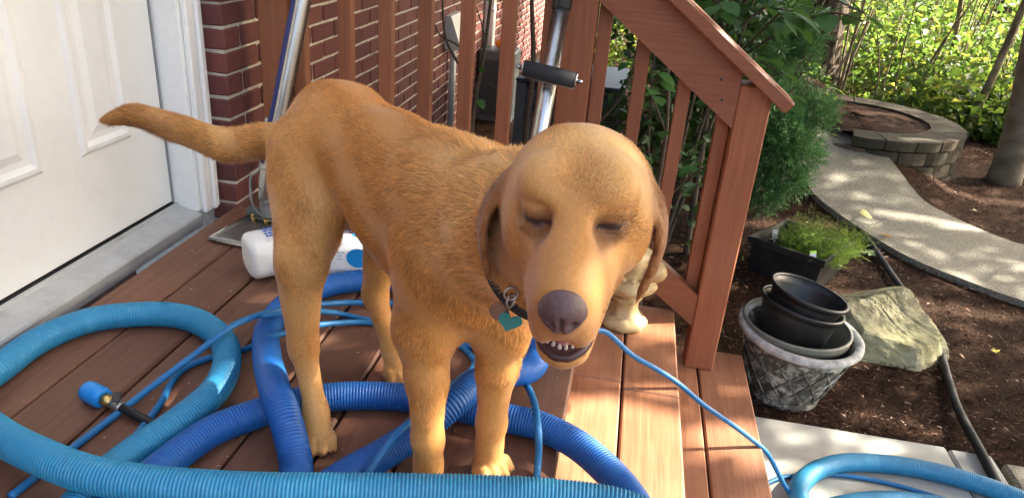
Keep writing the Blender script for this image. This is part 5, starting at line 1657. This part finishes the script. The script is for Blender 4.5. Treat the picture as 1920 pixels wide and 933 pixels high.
    for s in (-1, 1):
        ell(Hd(.074, s * .0390, .017), (.024, .0210, .0145), HA, .012, op='cut')
        ell(Hd(.0560, s * .0340, .0185), (.0115, .0155, .0105), HA, .004, flow=hl * s, pig=(.1, .35), hair=.15)          # closed lids
        ell(Hd(.061, s * .034, .003), (.010, .016, .005), HA, .008, flow=hl * s, pig=(.2, .2), hair=.2)
    # ears: thin hanging flaps, flung out a little
    for s in (-1, 1):
        ch = [(-.034, .058, -.012, .018, .011), (-.032, .0745, -.019, .022, .0080), (-.026, .0900, -.034, .026, .0066), (-.015, .0985, -.054, .026, .0060), (-.002, .0985, -.075, .020, .0056), (.008, .0940, -.094, .010, .0050)] if s < 0 else [(-.034, .057, -.012, .018, .011), (-.032, .0710, -.019, .022, .0080), (-.026, .0835, -.034, .026, .0066), (-.014, .0890, -.055, .026, .0060), (.000, .0860, -.079, .021, .0056), (.012, .0780, -.100, .010, .0050)]
        for i, (f_, l_, u_, wd, th) in enumerate(ch):
            d = (np.array(ch[min(i + 1, 5)][:3]) - np.array(ch[max(i - 1, 0)][:3])); d[1] *= s
            D = hf * d[0] + hl * d[1] + hu * d[2]; D /= np.linalg.norm(D)
            tl = hl * s + hf * .25; side = tl - D * (tl @ D); side /= np.linalg.norm(side)
            oth = np.cross(D, side)
            ell(Hd(f_, s * l_, u_), (.021, th, wd), [D, side, oth], .008 if i < 2 else .003, flow=D, pig=(.0, .80 if i > 0 else .4), hair=.6, rad=.024)
    V, Q = surface_nets(FLD, lo, h)
    # relax once for an even skin
    nb = np.zeros_like(V); ct = np.zeros(len(V))
    for a, b in ((0, 1), (1, 2), (2, 3), (3, 0)):
        np.add.at(nb, Q[:, a], V[Q[:, b]]); np.add.at(ct, Q[:, a], 1)
        np.add.at(nb, Q[:, b], V[Q[:, a]]); np.add.at(ct, Q[:, b], 1)
    V = .5 * V + .5 * nb / ct[:, None]
    V[:, 2] = np.maximum(V[:, 2], .001)
    # per-vertex flow, pigment and hair length from the nearest body members
    PC_ = np.array([p[0] for p in prims]); PR = np.array([p[1] for p in prims])
    PF = np.array([np.array(p[2]) / (np.linalg.norm(p[2]) + 1e-9) for p in prims]); PP = np.array([p[3] for p in prims], float); PH = np.array([p[4] for p in prims])
    def attrs(P):
        fl = np.zeros((len(P), 3)); pg = np.zeros((len(P), 2)); hl_ = np.zeros(len(P))
        for i in range(0, len(P), 8000):
            q = P[i:i + 8000]
            d = np.linalg.norm(q[:, None, :] - PC_[None], axis=2) - PR[None]
            w = np.exp(-np.clip(d - d.min(1, keepdims=True), 0, .3) / .014)
            w /= w.sum(1, keepdims=True)
            fl[i:i + 8000] = w @ PF; pg[i:i + 8000] = w @ PP; hl_[i:i + 8000] = w @ PH
        return fl, pg, hl_
    def pigment(pg, P):
        base = np.array([.475, .205, .045]); pale = np.array([.69, .405, .138]); dark = np.array([.165, .052, .014])
        n = .5 + .5 * np.sin(P[:, 0] * 31 + 3 * np.sin(P[:, 1] * 23)) * np.sin(P[:, 2] * 27 + 2 * np.sin(P[:, 0] * 19))
        a = np.clip(pg[:, 0] * (.75 + .5 * n) + .10 * (n - .5), 0, 1)[:, None]
        c = base + (pale - base) * a
        b = np.clip(pg[:, 1], 0, 1)[:, None]
        return c * (1 - b) + dark * b
    fl, pg, hln = attrs(V)
    col = pigment(pg, V)
    def hloc(P): 
        q = P - S
        return np.stack([q @ hf, q @ hl, q @ hu], 1)
    hv = hloc(V)
    mouth = (hv[:, 0] > .068) & (np.abs(hv[:, 1]) < .040) & (np.abs(hv[:, 2] + .087) < .021) & (np.abs(hv[:, 1]) < .030) & (np.linalg.norm(V - S, axis=1) < .25)
    col[mouth] = np.array([.075, .026, .024])
    lid = np.zeros(len(V), bool)
    for s in (-1, 1):
        e = ((hv[:, 0] - .064) / .024) ** 2 + ((hv[:, 1] - s * .0345) / .0150) ** 2 + ((hv[:, 2] - .0125) / .0036) ** 2 < 1
        lid |= e
    lid &= np.linalg.norm(V - S, axis=1) < .2
    col[lid] = np.array([.040, .014, .008])
    for s in (-1, 1):                              # brown socket shade painted into the coat round the eyes
        e = ((hv[:, 0] - .060) / .045) ** 2 + ((hv[:, 1] - s * .033) / .026) ** 2 + ((hv[:, 2] - .010) / .017) ** 2
        wgt = np.where((np.linalg.norm(V - S, axis=1) < .2) & ~lid, np.clip(1 - e, 0, 1), 0)[:, None] ** .7
        col = col * (1 - .82 * wgt) + np.array([.11, .036, .012]) * .82 * wgt
    bare = mouth | lid
    me = mesh('dog', V, Q, None, True)
    ca = me.color_attributes.new('pigment', 'FLOAT_COLOR', 'POINT')
    ca.data.foreach_set('color', np.c_[col, np.ones(len(V))].astype(np.float32).ravel())
    def furmat(name, sss):
        m, nt, p = mat_new(name)
        at = N(nt, 'ShaderNodeAttribute', attribute_name='pigment')
        gi = N(nt, 'ShaderNodeNewGeometry')
        hs = N(nt, 'ShaderNodeHueSaturation')
        mr = N(nt, 'ShaderNodeMapRange'); mr.inputs['To Min'].default_value = .98 if not sss else .62; mr.inputs['To Max'].default_value = 1.02 if not sss else 1.30
        nt.links.new(gi.outputs['Random Per Island'] if not sss else noise(nt, coords(nt, (1, 1, .45), rnd=False), 210, 4, .7), mr.inputs['Value'])
        nt.links.new(mr.outputs[0], hs.inputs['Value']); nt.links.new(at.outputs['Color'], hs.inputs['Color'])
        nt.links.new(hs.outputs[0], p.inputs['Base Color'])
        p.inputs['Roughness'].default_value = .55; p.inputs['Specular IOR Level'].default_value = .35
        if 'Sheen Weight' in p.inputs: p.inputs['Sheen Weight'].default_value = .15
        if sss: nt.links.new(bump(nt, noise(nt, coords(nt, (1, 1, 1), rnd=False), 420, 3, .6), .35, .002), p.inputs['Normal'])
        if not sss:
            tr = N(nt, 'ShaderNodeBsdfTranslucent'); nt.links.new(hs.outputs[0], tr.inputs['Color'])
            mx = N(nt, 'ShaderNodeMixShader'); mx.inputs[0].default_value = .25
            nt.links.new(p.outputs[0], mx.inputs[1]); nt.links.new(tr.outputs[0], mx.inputs[2]); nt.links.new(mx.outputs[0], nt.nodes['Material Output'].inputs[0])
        return m
    me.materials.append(furmat('dog_skin', True))
    dog = put('dog', me, label='golden red retriever dog standing over the hoses with its head shaking', cat='dog')
    # coat of short hairs
    T3 = np.concatenate([Q[:, [0, 1, 2]], Q[:, [0, 2, 3]]])
    A, B, C = V[T3[:, 0]], V[T3[:, 1]], V[T3[:, 2]]
    cr_ = np.cross(B - A, C - A); area = np.linalg.norm(cr_, axis=1) / 2
    n = 480000
    wt = area * (1 + 1.6 * (np.linalg.norm(A - S, axis=1) < .16))
    ti = r.choice(len(T3), n, p=wt / wt.sum())
    u, v = r.random(n), r.random(n); sw = u + v > 1; u[sw], v[sw] = 1 - u[sw], 1 - v[sw]
    P = A[ti] + (B - A)[ti] * u[:, None] + (C - A)[ti] * v[:, None]
    nrm = cr_[ti] / (2 * area[ti][:, None] + 1e-12)
    w3 = np.stack([1 - u - v, u, v], 1)
    tv = T3[ti]
    fl_ = (fl[tv] * w3[:, :, None]).sum(1); hl_ = (hln[tv] * w3).sum(1); cl = (col[tv] * w3[:, :, None]).sum(1)
    ok = ~bare[tv].any(1) & (hl_ > .12) & (P[:, 2] > .004)
    P, nrm, fl_, hl_, cl = P[ok], nrm[ok], fl_[ok], hl_[ok], cl[ok]; n = len(P)
    fl_ = fl_ - nrm * (fl_ * nrm).sum(1)[:, None]; fl_ /= np.linalg.norm(fl_, axis=1)[:, None] + 1e-9
    swirl = np.stack([np.sin(P[:, 1] * 60 + P[:, 2] * 40), np.sin(P[:, 2] * 55 + P[:, 0] * 47), np.sin(P[:, 0] * 50 + P[:, 1] * 43)], 1) * .28
    sh = np.clip(hl_, .42, 1.2)
    d = fl_ + nrm * (r.uniform(.08, .30, n) * sh)[:, None] + r.normal(0, .15, (n, 3)) * sh[:, None] + swirl
    d /= np.linalg.norm(d, axis=1)[:, None]
    side = np.cross(d, nrm); side /= np.linalg.norm(side, axis=1)[:, None] + 1e-9
    L = (.0108 * np.maximum(hl_, .52) * r.uniform(.6, 1.25, n))[:, None]
    wd = (.00050 + .00036 * np.clip(hl_, .3, 1.5) * r.random(n))[:, None]
    R0 = P - nrm * .0006
    tip = R0 + d * L - nrm * L * .10
    HV = np.stack([R0 - side * wd, R0 + side * wd, tip], 1).reshape(-1, 3)
    HF = np.arange(3 * n).reshape(-1, 3)
    hm = bpy.data.meshes.new('fur')
    hm.vertices.add(3 * n); hm.vertices.foreach_set('co', HV.astype(np.float32).ravel())
    hm.loops.add(3 * n); hm.loops.foreach_set('vertex_index', np.arange(3 * n, dtype=np.int32))
    hm.polygons.add(n); hm.polygons.foreach_set('loop_start', np.arange(0, 3 * n, 3, dtype=np.int32)); hm.polygons.foreach_set('loop_total', np.full(n, 3, np.int32))
    hm.update(calc_edges=True)
    cl2 = np.sin(P[:, 0] * 83 + 2 * np.sin(P[:, 2] * 61)) * np.sin(P[:, 1] * 77 + 2 * np.sin(P[:, 0] * 53)) * np.sin(P[:, 2] * 71 + P[:, 1] * 40)
    vr = 1 + (r.uniform(-.40, .40, n) + .10 + .16 * cl2) * np.clip(sh, .80, 1.1)
    hc_ = np.repeat(cl * vr[:, None], 3, axis=0); hc_[2::3] *= 1.18
    ca = hm.color_attributes.new('pigment', 'FLOAT_COLOR', 'POINT'); ca.data.foreach_set('color', np.c_[np.clip(hc_, 0, 1), np.ones(3 * n)].astype(np.float32).ravel())
    hm.materials.append(furmat('dog_hair', False))
    put('fur', hm, dog, kind='stuff')
    # nose
    Rm = Matrix((tuple(hf), tuple(hl), tuple(hu))).transposed().to_4x4()
    def hput(name, v, f, mat, loc, parent=dog, smooth=True):
        o = put(name, mesh(name, v, f, mat, smooth), parent)
        o.matrix_world = Matrix.Translation(Vector(Hd(*loc))) @ Rm
        return o
    def blob(R, fn=None, n=24, m=18):
        v = []; f = []
        for i in range(m + 1):
            th = math.pi * i / m
            for j in range(n):
                a = 2 * math.pi * j / n
                p = np.array([math.cos(th), math.sin(th) * math.cos(a), math.sin(th) * math.sin(a)])
                q = p * np.array(R)
                if fn is not None: q = fn(p, q)
                v.append(tuple(q))
        for i in range(m):
            for j in range(n): f.append((i * n + j, i * n + (j + 1) % n, (i + 1) * n + (j + 1) % n, (i + 1) * n + j))
        return v, f
    def nosefn(p, q):
        q = q.copy()
        if p[2] < 0: q[1] *= 1 + .35 * p[2]
        for s in (-1, 1):                          # nostrils
            dd_ = ((p[1] - s * .46) / .24) ** 2 + ((p[2] + .12) / .26) ** 2
            if p[0] > 0: q[0] -= .007 * math.exp(-dd_ * 1.6)
        q[0] -= .004 * math.exp(-(p[1] / .10) ** 2) * (p[0] > 0) * (p[2] < .3)
        return q
    M['nose'] = plain('nose_leather', (.100, .054, .052), .42, var=.25, scale=220, bs=.3)
    v, f = blob((.0180, .0212, .0225), nosefn, 40, 28)
    hput('nose', v, f, M['nose'], (.160, 0, -.006))
    # lower teeth and lip rim
    for k in range(6):
        y = (k - 2.5) * .0062
        v, f = blob((.0025, .0027 * r.uniform(.75, 1.1), .0052 * r.uniform(.7, 1.1)), lambda p, q: q * np.array([1, 1 - .25 * max(0, p[2]), 1]), 10, 8)
        hput('tooth', v, f, M['teeth'], (.1140 - abs(y) * .35, y, -.1035))
    for s in (-1, 1):
        v, f = blob((.0032, .0032, .0088), lambda p, q: q * np.array([1 - .8 * max(0, p[2]), 1 - .8 * max(0, p[2]), 1]), 12, 10)
        hput('tooth', v, f, M['teeth'], (.1055, s * .0190, -.1015))
    lp = [Hd(.04, -.031, -.0800), Hd(.075, -.0285, -.0935), Hd(.105, -.0225, -.1040), Hd(.1185, -.0095, -.1085), Hd(.1205, 0, -.1090), Hd(.1185, .0095, -.1085), Hd(.105, .0225, -.1040), Hd(.075, .0285, -.0935), Hd(.04, .031, -.0800)]
    v, f = sweep(catmull(lp, 6), .0050, 10); put('lower_lip', mesh('lower_lip', v, f, M['lip'], True), dog)
    v, f = blob((.036, .017, .0062), None, 20, 14); hput('tongue', v, f, M['gum'], (.078, 0, -.1000))
    for (p, d_) in claws:
        v, f = sweep([np.array(p) - np.array(d_) * .006, np.array(p), np.array(p) + np.array(d_) * .005 + np.array([0, 0, -.004])], [.0034, .0028, .0010], 8)
        put('claw', mesh('claw', v, f, M['claw'], True), dog)
    # whiskers
    for s_ in (-1, 1):
        for k in range(4):
            a = Hd(.128 - .012 * (k % 4), s_ * (.030 - .002 * (k // 4)), -.035 - .010 * (k // 4) - .004 * (k % 3))
            b_ = a + hl * s_ * (.016 + .012 * r.random()) + hf * (.006 - .012 * r.random()) + hu * (-.012 + .012 * r.random())
            v, f = sweep(catmull([a, (a + b_) / 2 + hu * .003, b_], 4), np.linspace(.00026, .00010, 9), 4); put('whisker', mesh('whisker', v, f, M['claw'], True), dog)
    # collar with ring and tags
    cc = N2 * .75 + N1 * .25 + np.array([.004, -.006, -.022]); dn = N2 - N1 + np.array([0, 0, .06]); dn /= np.linalg.norm(dn)
    e1 = np.cross(dn, up); e1 /= np.linalg.norm(e1); e2 = np.cross(e1, dn)
    CP = [cc + e1 * .073 * math.cos(t) + e2 * .086 * math.sin(t) for t in np.linspace(0, 2 * math.pi, 49)]
    V_ = []; F_ = []
    for k, p in enumerate(CP[:-1]):
        o_ = (p - cc) / np.linalg.norm(p - cc)
        for (a, b) in ((-.011, 0), (.011, 0), (.011, .003), (-.011, .003)): V_.append(p + dn * a + o_ * b)
    nC = len(CP) - 1
    for k in range(nC):
        for i in range(4):
            F_.append((k * 4 + i, k * 4 + (i + 1) % 4, ((k + 1) % nC) * 4 + (i + 1) % 4, ((k + 1) % nC) * 4 + i))
    col_o = put('collar', mesh('collar', V_, F_, M['collar']), dog, label='dark webbing collar mostly hidden by fur')
    return dog, cc, dn, col_o, Hd
DOG = build_dog()
# tags hang from the collar at the throat
def dog_tags():
    dog, cc, dn, col_o, Hd = DOG
    p = Vector(TAGP)
    v, f = sweep([(.0075 * math.cos(a), 0, .0075 * math.sin(a)) for a in np.linspace(0, 2 * math.pi, 25)], .0014, 8, False)
    for k, (dz, rz) in enumerate(((.026, .3), (.015, 1.1))):
        put('ring', mesh('ring', v, f, M['steel_dull'], True), col_o, loc=p + Vector((0, .004 * k, dz)), rot=(0, 0, rz))
    def plate(name, outline, mat, th, loc, rot):
        n = len(outline); vv = [(x, -th / 2, z) for x, z in outline] + [(x, th / 2, z) for x, z in outline]
        ff = [tuple(range(n)), tuple(range(2 * n - 1, n - 1, -1))] + [(i, n + i, n + (i + 1) % n, (i + 1) % n) for i in range(n)]
        return put(name, mesh(name, vv, ff, mat), col_o, loc=loc, rot=rot)
    heart = []
    for k in range(28):
        t = 2 * math.pi * k / 28
        heart.append((.00086 * 16 * math.sin(t) ** 3, .00086 * (13 * math.cos(t) - 5 * math.cos(2 * t) - 2 * math.cos(3 * t) - math.cos(4 * t))))
    plate('name_tag', heart, M['teal_tag'], .0022, p + Vector((.002, -.006, -.006)), (.15, .25, .2))
    disc = [(.012 * math.cos(2 * math.pi * k / 24), .012 * math.sin(2 * math.pi * k / 24)) for k in range(24)]
    plate('name_tag', disc, M['steel'], .0016, p + Vector((-.012, .004, -.001)), (.1, -.3, -.2))
TAGP = (-.095, .704, .496)
dog_tags()
